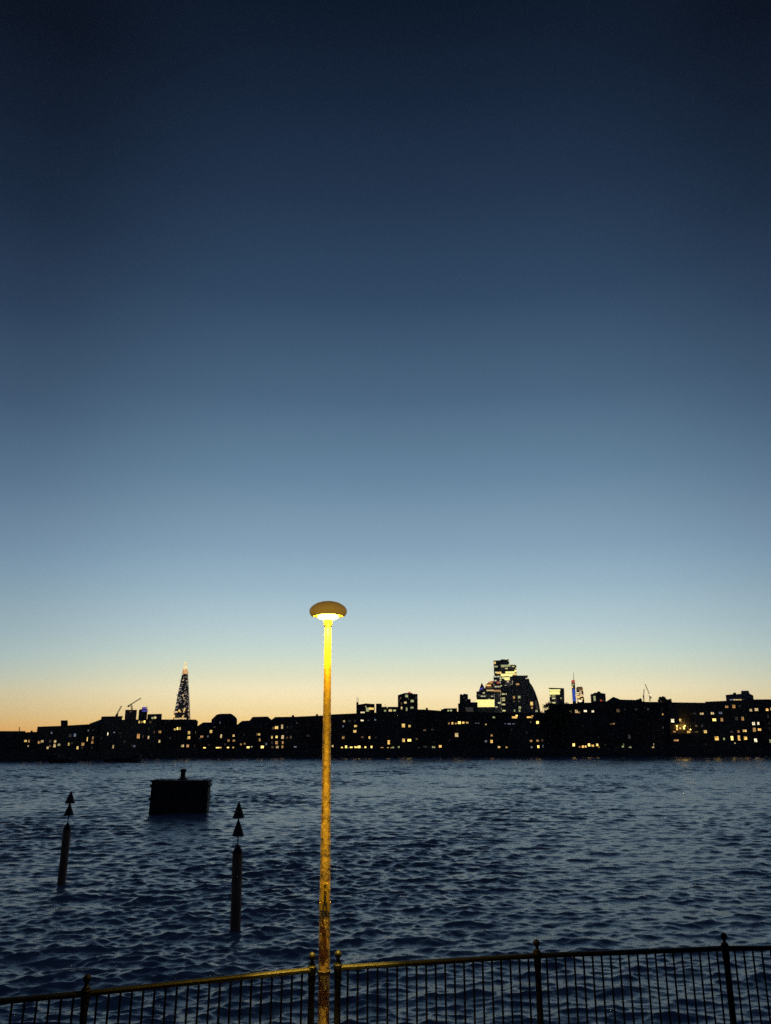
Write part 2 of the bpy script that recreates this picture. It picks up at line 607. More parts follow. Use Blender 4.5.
W("154,732,d,2.6,2.8 159.8,731.6,o,3,3 159.4,741,w,2.2,4.2 158,751.6,D,2.4,3.4 164,749.7,Y,3,3.2 169,750,o,2.4,2.6 169.6,738,D,2,2 174.8,729,y,2,2.8 177.6,728.7,Y,2.6,3 180.2,728.5,y,2,2.8 189,732.8,y,3,3 188.8,737.4,y,4.2,3.2 182.4,746.2,w,4.4,3.4 188,745.7,o,4.6,3.2 181.3,750.6,d,2,2 184,750.4,d,2,2 193.5,751,D,2,2 195.2,745.6,d,2.6,2.8 196,732.6,d,2.6,3")
W("198,750.2,o,3,3.4 201.6,736.4,o,2.8,2.8 200,738,D 208.2,736.4,b,2.2,2.6 204.8,748.6,Y,2.6,3 208,749.9,O,2.6,2.6 210.2,749.6,O,2.4,2.6 211,731.6,y,2.4,3 209.2,745,D,2,2")
W("214.6,727.2,D,2.4,2.4 220,722.6,b,2,2 221,736.2,w,3,3.4 228.4,740.2,o,3.6,3.2 234,735.4,y,3,3.4 234,740.2,o,2.4,2.6 217.6,748.4,Y,4,3.4 220.4,748.4,O,3,2.6 228.2,748.2,Y,2.6,3.4 233.6,748,y,2.8,2.8 225,744.6,D,2,2")
W("241.2,744.6,o,2.2,2.4 245,743.8,o,2.4,2.4 248.2,747.8,Y,3,3.2 251.6,747,g,2.6,2 257.4,734.6,d,2,2.8 259.2,734.4,y,2.4,3.4 259.4,739.8,o,2.2,3 262.4,747.4,Y,3.4,3 266.4,743.6,b,2,2.4 244,735,D,2,2 240,751,D,2,2")
W("273.4,728,d,2,2.6 276.6,727.8,y,5.4,3.6 282.4,726.8,w,3,4 287,727,D,2,2 291,726.8,D,2,2 297,722,d,3,3 272.4,737.4,y,2.4,3.6 277,737.2,Y,3.2,3.2 282.6,737,w,2.8,4 287,737.4,d,2,3 290.4,737.4,d,2,3 277,742.4,o,2.6,3.4 282.6,742.4,o,2.8,3.4 272.4,747.6,d,2.2,3.6 277.2,747.4,w,3.2,4 282.6,747.4,o,3,4 272.4,742.4,D,2,3 286.6,732,D,2,2 295,746.6,b,3.4,1.6 308,736,D,3.4,2.6")
W("333,746.2,w,2,3 343.8,720.8,w,2.4,2.4 349.4,720.8,D,2.4,2 343,726.6,b,2,2.2 355.4,726.2,y,4,3.6 355.2,731.6,y,3.8,2.8 343.2,737.6,o,3.4,3.4 362.6,737.4,d,3,2.8 369,737.2,y,3.2,3.2 375.6,737.2,D,2.4,2.4 355,720.5,D,2.4,2 362.4,720.4,W,3.2,2.4 375,719.8,b,2,1.8 368.6,720,D,2.4,2")
for i, x in enumerate((342.4, 346.3, 351.6, 355.0, 359.0, 365.4, 371.8)):
    W("%.1f,%.1f,%s,%.1f,%.1f" % (x, 747.8 - .02 * i, 'Y', 2.9 if i % 3 else 2.4, 4.4 if i else 2.4))
W("348.9,748.8,p,1.6,2.6 362.2,748.8,p,2.4,2.8 368.6,748.6,p,2.4,2.6")
W("403.2,726,y,3.8,4.8 409.3,726,y,3.8,3.8 403.2,740.6,y,3.8,4.6 409.5,740,Y,3.8,3.6 416.6,739,d,2.6,2.4 389,742.6,O,3.8,4 382,748.6,o,3,2.4 388,748.2,O,2.6,2.4 391.2,748.6,O,2.4,2 393,747.2,g,2.4,2 398.8,747,g,2.6,2.4 388.6,736.5,D,1.6,1.6")
W("424.6,730,d,3,2.4 432.6,729.7,D,3.4,2 433.2,746.8,g,3.4,3 440.6,746.2,O,2.8,3 425,747,D,6,1.6 418.6,747.4,D,2,2 434,742.4,D,1.4,1.4")
W("448.6,723.2,o,2,1.8 452.4,723.2,O,3.6,2.4 456.2,723.1,o,3,2.2 459.6,722.9,Y,3.4,2.8 463.4,722.9,O,3.4,2.4 467.2,722.9,O,3.4,2.6 456.8,735,w,3.6,4.4 449.4,740.2,D,2,2")
W("475.4,723,b,2.4,1.4 478.6,723,b,2,1.4 485.8,724,O,2.4,2 494,717.4,g,3,2.6 491.4,735.2,o,2.8,2.8 485.4,741.4,b,2.6,2.6 491.8,741.2,O,3.6,3 499,747.8,y,3.8,3.4 506.4,747.4,O,3.2,3 505.4,723.2,b,3.2,1.2 509.6,724,b,3.4,1.2 513.4,723.4,b,3,1")
W("514.8,717,O,6.4,3.4 516.4,715.8,Y,3,2 529.8,717.6,O,9.6,2.2 532,716.2,O,2,1.8 537.6,722.2,Y,3,3.4 531,722,d,2,2 531.2,741,o,2.6,3.6 537.6,740.4,o,2.8,3.2 542.6,740.6,d,1.8,3 531.4,746.8,b,2.6,2.4 538,746.6,Y,3.2,2.8 543,746.4,b,1.8,3 511.2,729.8,D,1.4,1.4 526.8,732.6,D,1.4,2.4")
W("570.4,712,w,3.2,3 576,711.6,w,3,3.4 578.6,712.2,o,2.4,2.4 585.4,711.2,W,3.6,3.2 593,711.2,W,3.8,3.2 574,744.8,Y,3.6,2.6 582.6,746.2,O,3.8,3.6 586,746.6,O,2,2.6 589.2,745,Y,2.8,3.2 592.6,745.4,O,3,3 596.8,745,Y,2.6,3 579.4,747,o,2.4,2 599,746.8,o,1.8,2.4")
W("610.8,723.6,d,2.2,2.2 613.4,723.6,o,2.2,2 618,710.4,d,3.4,3 625.2,709.6,D,2.6,2 635.6,709.2,D,3,2 629,736.8,D,4.2,4.2 622.6,746.8,g,2.6,2.2 630.4,747.4,g,5,1.6 617,748,D,5,1.2 624,744.4,g,1,1.6 605,745,D,1.6,1.2 640,747.4,D,2.6,1.4")
W("662.6,714.6,O,1.8,1.8 648,709.3,D,3.4,2.2 653.2,747.4,w,3.4,2 653.4,744,w,.9,3 662.8,727.8,b,1.4,1.6")
W("672.6,720.4,W,4.6,3.4 680.2,720.6,y,4,3.4 676.8,727.8,O,3,4.6 684,727.6,Y,3.2,4.8 680.2,728,O,3.2,2 688.4,731.6,O,5.4,3 674,731.2,o,3.6,2.2 675.8,740.4,o,5.4,1.8 694.4,713.8,D,3.6,2.6 701.8,713.4,w,4.2,2.8 696.4,726,d,3.4,2.2 702.4,726,D,2,2.6 697,731.8,d,3.8,2.2 705,732,y,3.8,3.4 705.6,744.4,D,2.4,1.4")
W("712.4,713.2,w,4.6,2.8 720.8,712.8,b,4.4,2.8 714,719.6,Y,5,3.6 721.8,720,o,4.4,4.2 727,706.8,o,4.2,3.4 733.6,706.8,o,3.6,3.4 739.6,706.4,D,3,3 736.2,718.8,D,3,3 742.4,718.4,o,4.2,3.2 731.6,731.4,D,3.4,3 738.2,731.2,o,3.6,3 744.4,731,y,4,3 716.4,738.6,O,5.2,3.6 724.2,739,g,2.2,3 732.4,738.4,Y,4.2,3.8 738.8,737.6,O,3.8,5 745.8,738.2,O,3.8,3.8 734.6,743,w,1.6,1.2")
W("750.8,709.8,w,3.6,3 756.2,709.8,w,3.6,3 767.2,709.4,O,3.4,3.6 771,709.4,O,2,3.4 753.4,723.2,W,3.4,3.2 758.4,723.8,W,3.8,4 754.2,729.8,o,3.8,3.6 759.8,729.8,O,4,3.6 756,740.4,W,5,4.4 770.6,741,g,2.4,4.8 768,716,D,2.4,3 769.6,729,D,2.4,3 769,723,D,2,3")

FRONT = []   # (x0, x1, Building)
GRP = None
SB = 0


def front(name, label, cat, x0, x1, top, eave=None, depth=16, wall='brick_brown', roof='slate', extra=(), back=0.0, setback=None):
    global SB
    SB += 1
    top = [(top[0][0] - .9, top[0][1])] + list(top[1:-1]) + [(top[-1][0] + .9, top[-1][1])]
    sb = 3.2 + (SB * 0.37) % 1.3 if setback is None else setback
    b = Building(name, label, cat, x0, x1, shore(x0) + sb + back, shore(x1) + sb + back)
    if eave is None:
        b.poly("wall", top, depth, M[wall])
        # parapet coping, slightly proud
        q = [(x, y) for x, y in top]
        c = [(x, y + .35) for x, y in reversed(q)]
        b.poly("coping", [(x, y - .12) for x, y in q] + c, depth + .4, M['slate'], down=False, front=.2)
    else:
        b.poly("wall", [(top[0][0], eave), (top[-1][0], eave)], depth, M[wall])
        b.poly("roof", [(top[0][0] - .1, eave - .02)] + list(top) + [(top[-1][0] + .1, eave - .02)], depth + .6, M[roof], down=False, front=.3)
    for kind, pts in extra:
        b.poly(kind, pts, 3.0 if kind != 'chimney' else 1.2, M['brick_dark'] if kind in ('chimney', 'tank_room') else M['slate'], down=False, front=-2.5)
    b.eave_z = min(b.sz(x, eave if eave is not None else y)[1] for x, y in top)
    FRONT.append((x0, x1, b))
    return b


front("riverside_block", "low plain flat-roofed block with a thin mast, at the extreme left of the far bank", "building", -75, 24.6, [(-75, 731.2), (24.6, 731.2)], wall='brick_dark', extra=[('chimney', [(18.4, 731), (18.8, 727), (19.5, 727), (19.2, 731)])])
front("house", "lowest short dark house squeezed beside the tall block with rooftop box", "house", 24.6, 38.3, [(24.6, 732.4), (30.5, 732.2), (31, 730.6), (32.4, 730.6), (33, 732), (38.3, 732)], wall='brick_brown')
front("apartment_block", "wide flat-roofed dark block with a square box on its roof, left of the glass spire", "building", 38.3, 90, [(38.3, 726.8), (62, 725.9), (90, 724.2)], wall='brick_yellow', extra=[('tank_room', [(63, 726), (63, 720.2), (70, 720.2), (70, 726)])])
front("warehouse", "narrow dark warehouse with sloping roof rising to the right, left of the crane towers", "warehouse", 90, 102.3, [(90, 723.6), (102.3, 718.4)], eave=726)
front("warehouse", "dark flat-topped warehouse with a wide white window, below the thin far left crane", "warehouse", 102.3, 121.5, [(102.3, 716.6), (121.5, 716.2)], wall='brick_dark')
front("apartment_block", "dark block with a lit row of top-floor windows, below the violet-lit tower", "building", 121.5, 156, [(121.5, 719.9), (156, 719.2)], wall='brick_yellow')
front("apartment_block", "dark block right under the glass spire with yellow windows near its roof", "building", 156, 197, [(156, 719.5), (195.6, 719.6), (197, 721.6)], wall='brick_brown')
front("warehouse", "dark gabled house between the glass spire's block and the tall mansard block", "house", 197, 212.2, [(197, 727), (203, 722.4), (212.2, 722.3)], eave=728)
front("apartment_block", "tall dark block with a rounded mansard roof, highest of the left waterfront row", "building", 212.2, 236.2, [(212.4, 719.6), (216.6, 714.6), (220, 713.8), (231, 713.6), (235, 716.4), (236.2, 719)], eave=722, wall='brick_dark')
front("warehouse", "dark broad warehouse with twin stepped hipped roofs, right of the mansard block", "warehouse", 236.2, 271.5, [(236.2, 726), (242, 720.9), (249.6, 720.5), (252.6, 716.9), (267.6, 716.5), (271.5, 720.4)], eave=728)
front("warehouse", "dark warehouse with two columns of lit windows, midway between mansard block and lamp post", "warehouse", 271.5, 300.5, [(271.5, 720.6), (275, 717), (300.5, 716.6)], eave=722.5, wall='brick_yellow', extra=[('chimney', [(292, 717), (292, 715), (294.5, 715), (294.5, 717)])])
front("warehouse", "mostly unlit dark warehouse immediately left of the lamp post", "warehouse", 300.5, 326, [(300.5, 716.6), (326, 715.4)], wall='brick_dark', extra=[('chimney', [(316.2, 716.4), (316.2, 714), (318.6, 714), (318.6, 716.4)])])
front("riverside_restaurant", "dark building with a bright yellow restaurant front, right of the lamp post", "building", 326, 378, [(326, 714.8), (357, 713.4), (378, 712.6)], wall='brick_brown')
front("apartment_block", "dark block with four large paired yellow windows, below the tower with a red light", "building", 378, 418.5, [(378, 712.2), (418.5, 710.4)], wall='brick_yellow')
front("warehouse", "dark warehouse with a small chimney and few lights, right of the paired yellow windows", "warehouse", 418.5, 443.5, [(418.5, 709.6), (424, 709.6), (443.5, 711.2)], wall='brick_dark', extra=[('chimney', [(426.4, 710.6), (426.4, 707.6), (428.6, 707.6), (428.6, 710.6)])])
front("apartment_block", "dark block with a long row of orange windows near its roof", "building", 443.5, 472, [(443.5, 711.6), (472, 711.9)], wall='brick_brown')
front("warehouse", "dark block with two yellow low windows, under the pale lit band of the city towers", "warehouse", 472, 508, [(472, 712.3), (508, 712.9)], wall='brick_dark')
front("apartment_block", "dark block with orange lit penthouse windows, under the bulging dark tower", "building", 508, 545, [(508, 712.8), (541, 712.9), (545, 713.2)], wall='brick_yellow')
front("riverside_restaurant", "dark block with a lit orange row below four white windows, beside the quay trees", "building", 545, 606, [(545, 710.5), (557, 707.4), (569, 704), (580, 702.9), (606, 702.4)], wall='brick_brown')
front("warehouse", "dark gabled warehouse with a low pointed roof, right of the irregular-topped tower", "warehouse", 606, 636, [(606, 702.2), (613, 696.8), (620.5, 699.6), (636, 700)], eave=703.5, wall='brick_dark')
front("apartment_block", "nearly unlit dark block below the pair of thin cranes on the right", "building", 636, 668.5, [(636, 701.8), (668.5, 702.2)], wall='brick_dark')
fl = front("apartment_block", "dark block with yellow floodlit balconies in its middle", "building", 668.5, 706, [(668.5, 702.4), (706, 702.9)], wall='brick_yellow')
front("apartment_block", "dark block full of orange windows, below the wide stepped building at right", "building", 706, 747.5, [(706, 701.8), (726, 700.9), (747.5, 700.2)], wall='brick_yellow')
front("apartment_block", "dark block at the extreme right of the far bank with paired white windows", "building", 747.5, 850, [(747.5, 699.6), (850, 698.8)], wall='brick_brown')

used = {}
for (px, py, w, h, k) in WINS:
    for x0, x1, b in FRONT:
        if x0 <= px < x1:
            b.win(px + random.uniform(-.4, .4), py + random.uniform(-.4, .4), w * random.uniform(.45, .92), h * random.uniform(.5, .95), k)
            used.setdefault(id(b), []).append((px, py, w, h))
            break
# unlit sashes filling the rest of each front
UNLIT = 0
for x0, x1, b in FRONT:
    xa, xb = max(x0, -25), min(x1, 800)
    nb = max(1, int((xb - xa) / 8.6))
    for i in range(nb):
        for j in range(4):
            px = xa + (i + .5) * (xb - xa) / nb
            py = 744.5 - j * 8.3
            if b.sz(px, py - 4.2)[1] > b.eave_z: continue
            if any(abs(px - a) < w / 2 + 2.6 and abs(py - c) < h / 2 + 3.2 for a, c, w, h in used.get(id(b), [])):
                continue
            b.win(px, py, 2.7, 3.6, '-')
            UNLIT += 1

# lamps that flood the balconies of the yellow-lit block, and the balcony slabs themselves
for (px, py) in ((679, 733.6), (688, 734.2), (676, 723.6)):
    p, q = fl.sz(px - 4.6, py), fl.sz(px + 4.6, py)
    mb = MB()
    mb.prism([(p[0], p[1] - .18), (q[0], q[1] - .18), (q[0], q[1]), (p[0], p[1])], 1.6, (fl.o - fl.n * 1.6, fl.t, fl.n))
    fl_b = mb.build("balcony", M['render_wall'], fl.root, fl.org)
    rb_ = MB()
    for k in range(9):
        x = p[0] + (q[0] - p[0]) * k / 8
        rb_.tube(fl.o + fl.t * x - fl.n * 1.55 + Vector((0, 0, p[1])), fl.o + fl.t * x - fl.n * 1.55 + Vector((0, 0, p[1] + 1.05)), .02, n=5)
    rb_.tube(fl.o + fl.t * p[0] - fl.n * 1.55 + Vector((0, 0, p[1] + 1.05)), fl.o + fl.t * q[0] - fl.n * 1.55 + Vector((0, 0, p[1] + 1.05)), .03, n=5)
    rb_.build("balustrade", M['frame'], fl_b, (0, 0, 0)).location = -fl.org
fd = bpy.data.lights.new("balcony_floodlight", 'POINT')
fd.energy = 120
fd.color = (1, .66, .16)
fd.shadow_soft_size = .2
fo = bpy.data.objects.new("balcony_floodlight", fd)
fo.location = fl.hit(681, 725.6) - fl.n * 1.5 - fl.org
COL.objects.link(fo)
fo.parent = fl.root
M['wall_lamp'] = emit('wall_lamp_glow', (1, .66, .16), 14, sample=False, vary=0)
for (px, py) in ((676.5, 726.0), (684.5, 725.8), (690, 729.5)):
    p = fl.hit(px, py) - fl.n * .45
    mb = MB()
    mb.lathe([(0, -.16), (.12, -.1), (.16, 0), (.12, .1), (0, .16)], 10, Matrix.Translation(p))
    mb.box((-.03, .1, -.03), (.03, .45, .03), 1, Matrix.Translation(p))
    mb.build("wall_lamp", [M['wall_lamp'], M['frame']], fl.root, fl.org)

# ------------------------------------------------------------------ buildings behind the waterfront and the far city
M['fac_violet'] = lit_facade('violet_grey_glass', (.10, .085, .11), .3, (4, 4), .17, (1, .74, .5), .26)
M['fac_low'] = lit_facade('warm_speckled_glass', (.035, .03, .04), .3, (7, 7), .16, (1, .6, .25), .9, 3)
M['fac_city'] = lit_facade('city_glass', (.018, .02, .026), .3, (12, 8), .24, (1, .9, .4), .5, 5)
M['fac_dark'] = lit_facade('dark_city_glass', (.012, .013, .016), .3, (9, 9), .05, (1, .8, .4), .3, 9)
M['fac_mid'] = lit_facade('block_windows', (.06, .055, .05), .6, (3.2, 3), .16, (1, .8, .45), 1.0, 13)
M['fac_pale'] = lit_facade('pale_city_glass', (.2, .2, .22), .4, (9, 8), .3, (1, .95, .6), .2, 21)
M['fac_warm'] = lit_facade('warm_city_glass', (.1, .06, .04), .4, (7, 6), .5, (1, .72, .4), 1.2, 25)


def tower(name, label, cat, x0, x1, Y, pts, depth, mat, bands=(), parts=(), group=None):
    # turned to face the river at this bearing
    f0, f1, fm = (math.atan((x - CX) / F) for x in (x0, x1, (x0 + x1) / 2))
    rg = Y / math.cos(fm)
    b = Building(name, label, cat, x0, x1, rg * math.cos(f0), rg * math.cos(f1), group=group)
    b.poly("wall", pts, depth, M[mat])
    for i, (kind, bp, bm, fr_, dp) in enumerate(parts):
        b.poly(kind, bp, dp, M[bm], down=False, front=fr_)
    for (px, py, w, h, k) in bands:
        b.win(px, py, w, h, k, "lit_floor" if w > 5 else "window", front=Y * .0006, pane_only=True)
    return b


# mid-distance blocks rising behind the waterfront
tower("office_tower", "brownish tower under construction with a jib crane, left of the violet-lit tower", "tower", 125.4, 137, 900,
      [(125.4, 709.8), (137, 709.8)], 30, 'tower_brown', [(130.6, 702.6 + 9, 1.4, 1.2, 'd')])
tower("office_tower", "small tower topped with violet light, left of the glass spire", "tower", 139, 147.6, 900,
      [(139, 710), (140.6, 709.2), (147.6, 709.2)], 25, 'fac_dark',
      [(144.4, 708.2, 3.6, 2.2, 'v'), (145, 711, 5.4, 1.2, 'v')],
      [('roof_box', [(142, 709.2), (142, 707.2), (146.6, 707.2), (146.6, 709.2)], 'tower_dark', 0, 8), ('antenna', [(146.9, 709.2), (146.9, 706), (147.3, 706), (147.3, 709.2)], 'tower_dark', 0, .5)])
tower("office_block", "wide flat grey block with a lit floor, between violet-lit tower and glass spire", "building", 147.6, 162, 880,
      [(147.6, 714.2), (162, 713.8)], 30, 'fac_dark', [(152.6, 718, 2, 1.6, 'g'), (155.2, 717.6, 2, 2, 'w')])
tower("office_block", "dark low block with a mast, behind the yellow restaurant building", "building", 356.4, 374.6, 480,
      [(356.4, 702.2), (358.2, 702.2), (358.3, 704.6), (366, 703.4), (374.6, 704)], 22, 'fac_mid', [(367.6, 709.6, 3, 3.6, 'g'), (371.4, 708.6, 4.6, 2, 'y'), (365.8, 706.6, 1, 1, 'w')],
      [('mast', [(356.8, 702.2), (356.8, 697), (357.2, 697), (357.2, 702.2)], 'tower_dark', -2, .3), ('mast', [(358.2, 702.4), (358.2, 697.4), (358.5, 697.4), (358.5, 702.4)], 'tower_dark', -2, .3)])
tower("stair_tower", "small plain dark stair block between the masted block and the lit low strip", "building", 376, 381.8, 470,
      [(376, 703.6), (381.8, 703.6)], 10, 'tower_dark')
tower("office_block", "low dark block with lit top windows, left of the tower with a red light", "building", 381.8, 398.6, 490,
      [(381.8, 706.8), (398.6, 706.8)], 20, 'tower_dark', [(385.2, 710.8, 2.2, 1.6, 'g'), (390.4, 710.6, 3.2, 2.2, 'w'), (394.6, 710.6, 2.6, 1.8, 'g'), (387.4, 707.6, 1, 1, 'w')],
      [('mast', [(385, 706.8), (385, 704), (385.3, 704), (385.3, 706.8)], 'tower_dark', -2, .3)])
o_ = tower("residential_tower", "dark squarish tower with a red light on its roof and scattered lit windows", "tower", 397.8, 417.6, 620,
           [(397.8, 695.2), (400, 694.4), (405, 692.9), (412, 692.9), (412.6, 693.8), (417.6, 694)], 26, 'tower_dark',
           [(406.6, 696, 2.8, 2.4, 'g'), (412.2, 701, 3.2, 2.2, 'g'), (405.4, 702.6, 2.4, 1.8, 'w'), (400.6, 698, 1.2, 1.6, 'd'), (412, 707.6, 3, 1.6, 'g'), (406.6, 709.6, 1.4, 4.4, 'g'),
            (401.4, 703.6, 1, 2, 'd'), (401.6, 708, 1.4, 2.6, 'w'), (399.4, 700.6, .8, 2, 'D'), (416, 697.5, .8, 3, 'D'), (408.4, 699, 1, 1, 'd')])
o_.win(409.4, 692.4, 2.2, 1.2, 'r', "beacon", front=.5, pane_only=True)
tower("office_block", "low dark block with two lit top windows, left of the small stepped tower", "building", 441, 457, 520,
      [(441, 709.6), (445, 708.4), (457, 708.2)], 20, 'tower_dark', [(448.2, 710.6, 1.8, 1.4, 'g'), (451, 710.5, 2, 1.4, 'g')])
tower("stepped_tower", "small dark stepped tower with a pale lit panel, left of the bright yellow band", "tower", 458, 477.5, 760,
      [(458, 703.6), (459.6, 703.4), (459.8, 694.4), (462, 694), (462.4, 695), (464, 693.6), (468, 694.4), (468, 699), (470.6, 699), (470.8, 702.2), (477.5, 702.2)], 24, 'fac_dark',
      [(464, 697.6, 1.8, 1.2, 'D'), (466, 700, 1.2, 1.2, 'D'), (469.4, 710, 7.6, 5, 'D')])
tower("apartment_block", "wide stepped dark building with a lit strip, above the orange-windowed block at right", "building", 725.6, 753.2, 470,
      [(725.6, 694.9), (733, 694.2), (733.2, 692.6), (736, 692.6), (736.2, 694.2), (741, 693.8), (741.2, 690.8), (748.6, 690.6), (749.6, 693.6), (753.2, 695.4)], 22, 'tower_grey',
      [(735.6, 699.8, 3.2, .9, 'w'), (739.6, 699.8, 3, .9, 'w'), (731.6, 699.8, 3, .8, 'b'), (743, 699.6, 2, .8, 'D')])

# the far city
sp = Building("glass_spire_tower", "tall tapering glass spire with a glowing pointed top, on the left skyline", "skyscraper", 173, 190, 3300, 3300)
cbase = sp.hit(181.6, 719.5)
def spire_ring(py, l, r, k=.8):
    a, b = sp.hit(l, py), sp.hit(r, py)
    c = (a + b) / 2
    w = (b.x - a.x) / 2
    return [Vector((c.x + w * x, c.y + w * y, c.z)) for x, y in ((-1, -.25), (-.55, -k), (.45, -k), (1, -.3), (1, .4), (.4, 1), (-.5, 1), (-1, .35))]
def frustum(name, rings, mat):
    mb = MB()
    n = len(rings[0])
    vs = [p for r in rings for p in r]
    fs = [tuple(reversed(range(n))), tuple((len(rings) - 1) * n + i for i in range(n))]
    for i in range(len(rings) - 1):
        for k in range(n):
            j = (k + 1) % n
            fs.append((i * n + k, i * n + j, (i + 1) * n + j, (i + 1) * n + k))
    mb.add(vs, fs)
    return mb.build(name, mat, sp.root, sp.org)
def ground_ring(r):
    return [Vector((p.x, p.y, LAND)) for p in r]
r0 = spire_ring(720, 173.4, 189.6)
frustum("lower_floors", [ground_ring(r0), r0, spire_ring(710, 175.2, 189.4)], M['fac_low'])
frustum("glass_body", [spire_ring(709.9, 175.3, 189.3), spire_ring(697, 177.6, 188.9), spire_ring(674, 182.2, 187.7)], M['fac_violet'])
M['crown_lo'] = emit('amber_lit_crown', (1, .55, .22), .75, vary=.5, vscale=.08)
M['crown_hi'] = emit('pale_lit_crown', (1, .86, .5), .9, vary=.3, vscale=.08)
frustum("lit_crown", [spire_ring(673.8, 182.4, 187.6), spire_ring(669, 183.1, 187.3)], M['crown_lo'])
frustum("lit_spire", [spire_ring(668.9, 183.2, 187.3), spire_ring(664, 184, 187), spire_ring(662, 184.3, 186.9)], M['crown_hi'])
for pts in ([(184.4, 664), (184.9, 660.8), (185.6, 664)], [(185.8, 663), (186.6, 660.2), (186.9, 663.5)]):
    sp.poly("spire_tip", pts, 8, M['crown_hi'], down=False)
sp.poly("glass_shard", [(172.9, 720), (182.6, 672), (183.1, 672), (174.2, 720)], 22, M['spire_edge'], down=False, front=-4)
sp.poly("glass_shard", [(189.3, 720), (187.4, 671), (187.7, 671), (189.9, 720)], 22, M['spire_edge'], down=False, front=-4)
for (px, py, w, h, k) in ((179, 719, 4.6, 1.3, 'w'), (184.4, 718.7, 5.6, 1.3, 'w'), (188.2, 718.9, 1.6, 1.2, 'w'), (181.8, 681, 1.2, 1, 'w'), (185.6, 681, 1.2, 1, 'w'), (185.4, 695.6, 1.2, 1.2, 'w'), (179.6, 695.5, 1.2, 1, 'b'),
                          (181.8, 711, 1.6, 2, 'y'), (187, 710, 1.2, 2.4, 'y'), (176.4, 712.2, 1.6, 1.4, 'w'), (176.8, 716.6, 1.4, 2.4, 'O'), (185.4, 717, 1.2, 1.6, 'y'), (181, 698.4, 1.4, 1.2, 'g'), (186.4, 698.2, 1, 1, 'w')):
    sp.win(px, py, w, h, k, "lit_floor" if w > 3 else "window", front=42, pane_only=True)

tower("office_tower", "dark tower topped by a violet-lit pyramid above a broad bright yellow band", "tower", 476.4, 498, 3300,
      [(476.4, 691.4), (498, 691.4)], 60, 'fac_dark',
      [(486.6, 703.3, 20.6, 7.2, 'p'), (496.8, 709.2, 1.6, 2, 'g'), (479, 695.4, 3, 1, 'D'), (485, 695.2, 5, 1.2, 'D'), (492, 695.4, 4, 1, 'D')],
      [('parapet', [(476.2, 697), (476.2, 694.8), (498, 694.8), (498, 697)], 'fac_pale', 1.6, 10),
       ('pyramid_roof', [(478.6, 691.4), (481.6, 682.6), (486, 690.4), (486, 691.4)], 'tower_dark', 0, 20),
       ('violet_sign', [(479, 691), (479.8, 688.6), (482.8, 687.2), (483.2, 688.6)], 'lit_v', 1.5, 2)])
tower("office_tower", "rounded tower with orange lit upper floors, between the violet pyramid and the tallest tower", "tower", 484.6, 497.6, 3420,
      [(484.6, 690), (486, 684.6), (489.6, 681.6), (494, 681)], 50, 'tower_brown',
      [(490.4, 682.6, 4.6, 1.6, 'o'), (488.6, 685.4, 4.6, 1.4, 'O'), (489.6, 687.4, 5.2, 1.2, 'd'), (491, 690.4, 9, 1.2, 'w'), (492.6, 681.6, 2, 1.2, 'r')])
tower("skyscraper", "tallest flat-topped city tower with stacked yellow lit floors and a lower right shoulder", "skyscraper", 493.5, 516.3, 3380,
      [(493.5, 660.6), (500.6, 660.2), (500.8, 659.4), (509, 659.2), (509.3, 664.6), (516.3, 664.8)], 60, 'fac_city',
      [(494.8, 662.8, 1.8, 2.2, 'y'), (496, 666.6, 3.6, 1.6, 'g'), (505.6, 665.8, 9.4, 2, 'g'), (499, 672.9, 4.8, 1.8, 'y'), (510, 672.4, 9, 2, 'p'), (515.4, 671, 2, 2.6, 'p'), (506.6, 675, 11.6, 2.4, 'p'),
       (514.6, 674.2, 2.6, 2, 'y'), (507, 678.6, 5.4, 2.6, 'p'), (508.6, 681.2, 3.4, 2, 'y'), (502, 669.2, 3, 1.2, 'D'), (511, 668.6, 4, 1, 'D'), (514.6, 669.4, 2.4, 1, 'D')])
tower("office_tower", "narrow grey-blue slab with red lights, in front of the tallest city tower", "tower", 493.4, 500.4, 3200,
      [(493.4, 676.2), (500.4, 675.8)], 40, 'fac_pale', [(498, 682.6, 2, 2, 'r'), (497, 690.8, 7, 1.4, 'o'), (499, 695.6, 1.4, 3, 'D')])
tower("office_tower", "thin dark glass slab with white speckled floors, left of the bulging dark tower", "tower", 500.4, 507.4, 3150,
      [(500.4, 687), (507.4, 685)], 40, 'fac_city', [(500.6, 702.8, 1.2, 2, 'g'), (499.8, 706.6, 1.2, 1.6, 'D')])
tower("office_tower", "pale-floored tower peeking between the tallest tower and the bulging dark tower", "tower", 504.6, 514.5, 3260,
      [(504.6, 680.8), (514.5, 680)], 40, 'fac_pale', [(508.6, 683.4, 6.6, 1.6, 'D'), (509.4, 686, 5, 1.2, 'D')])
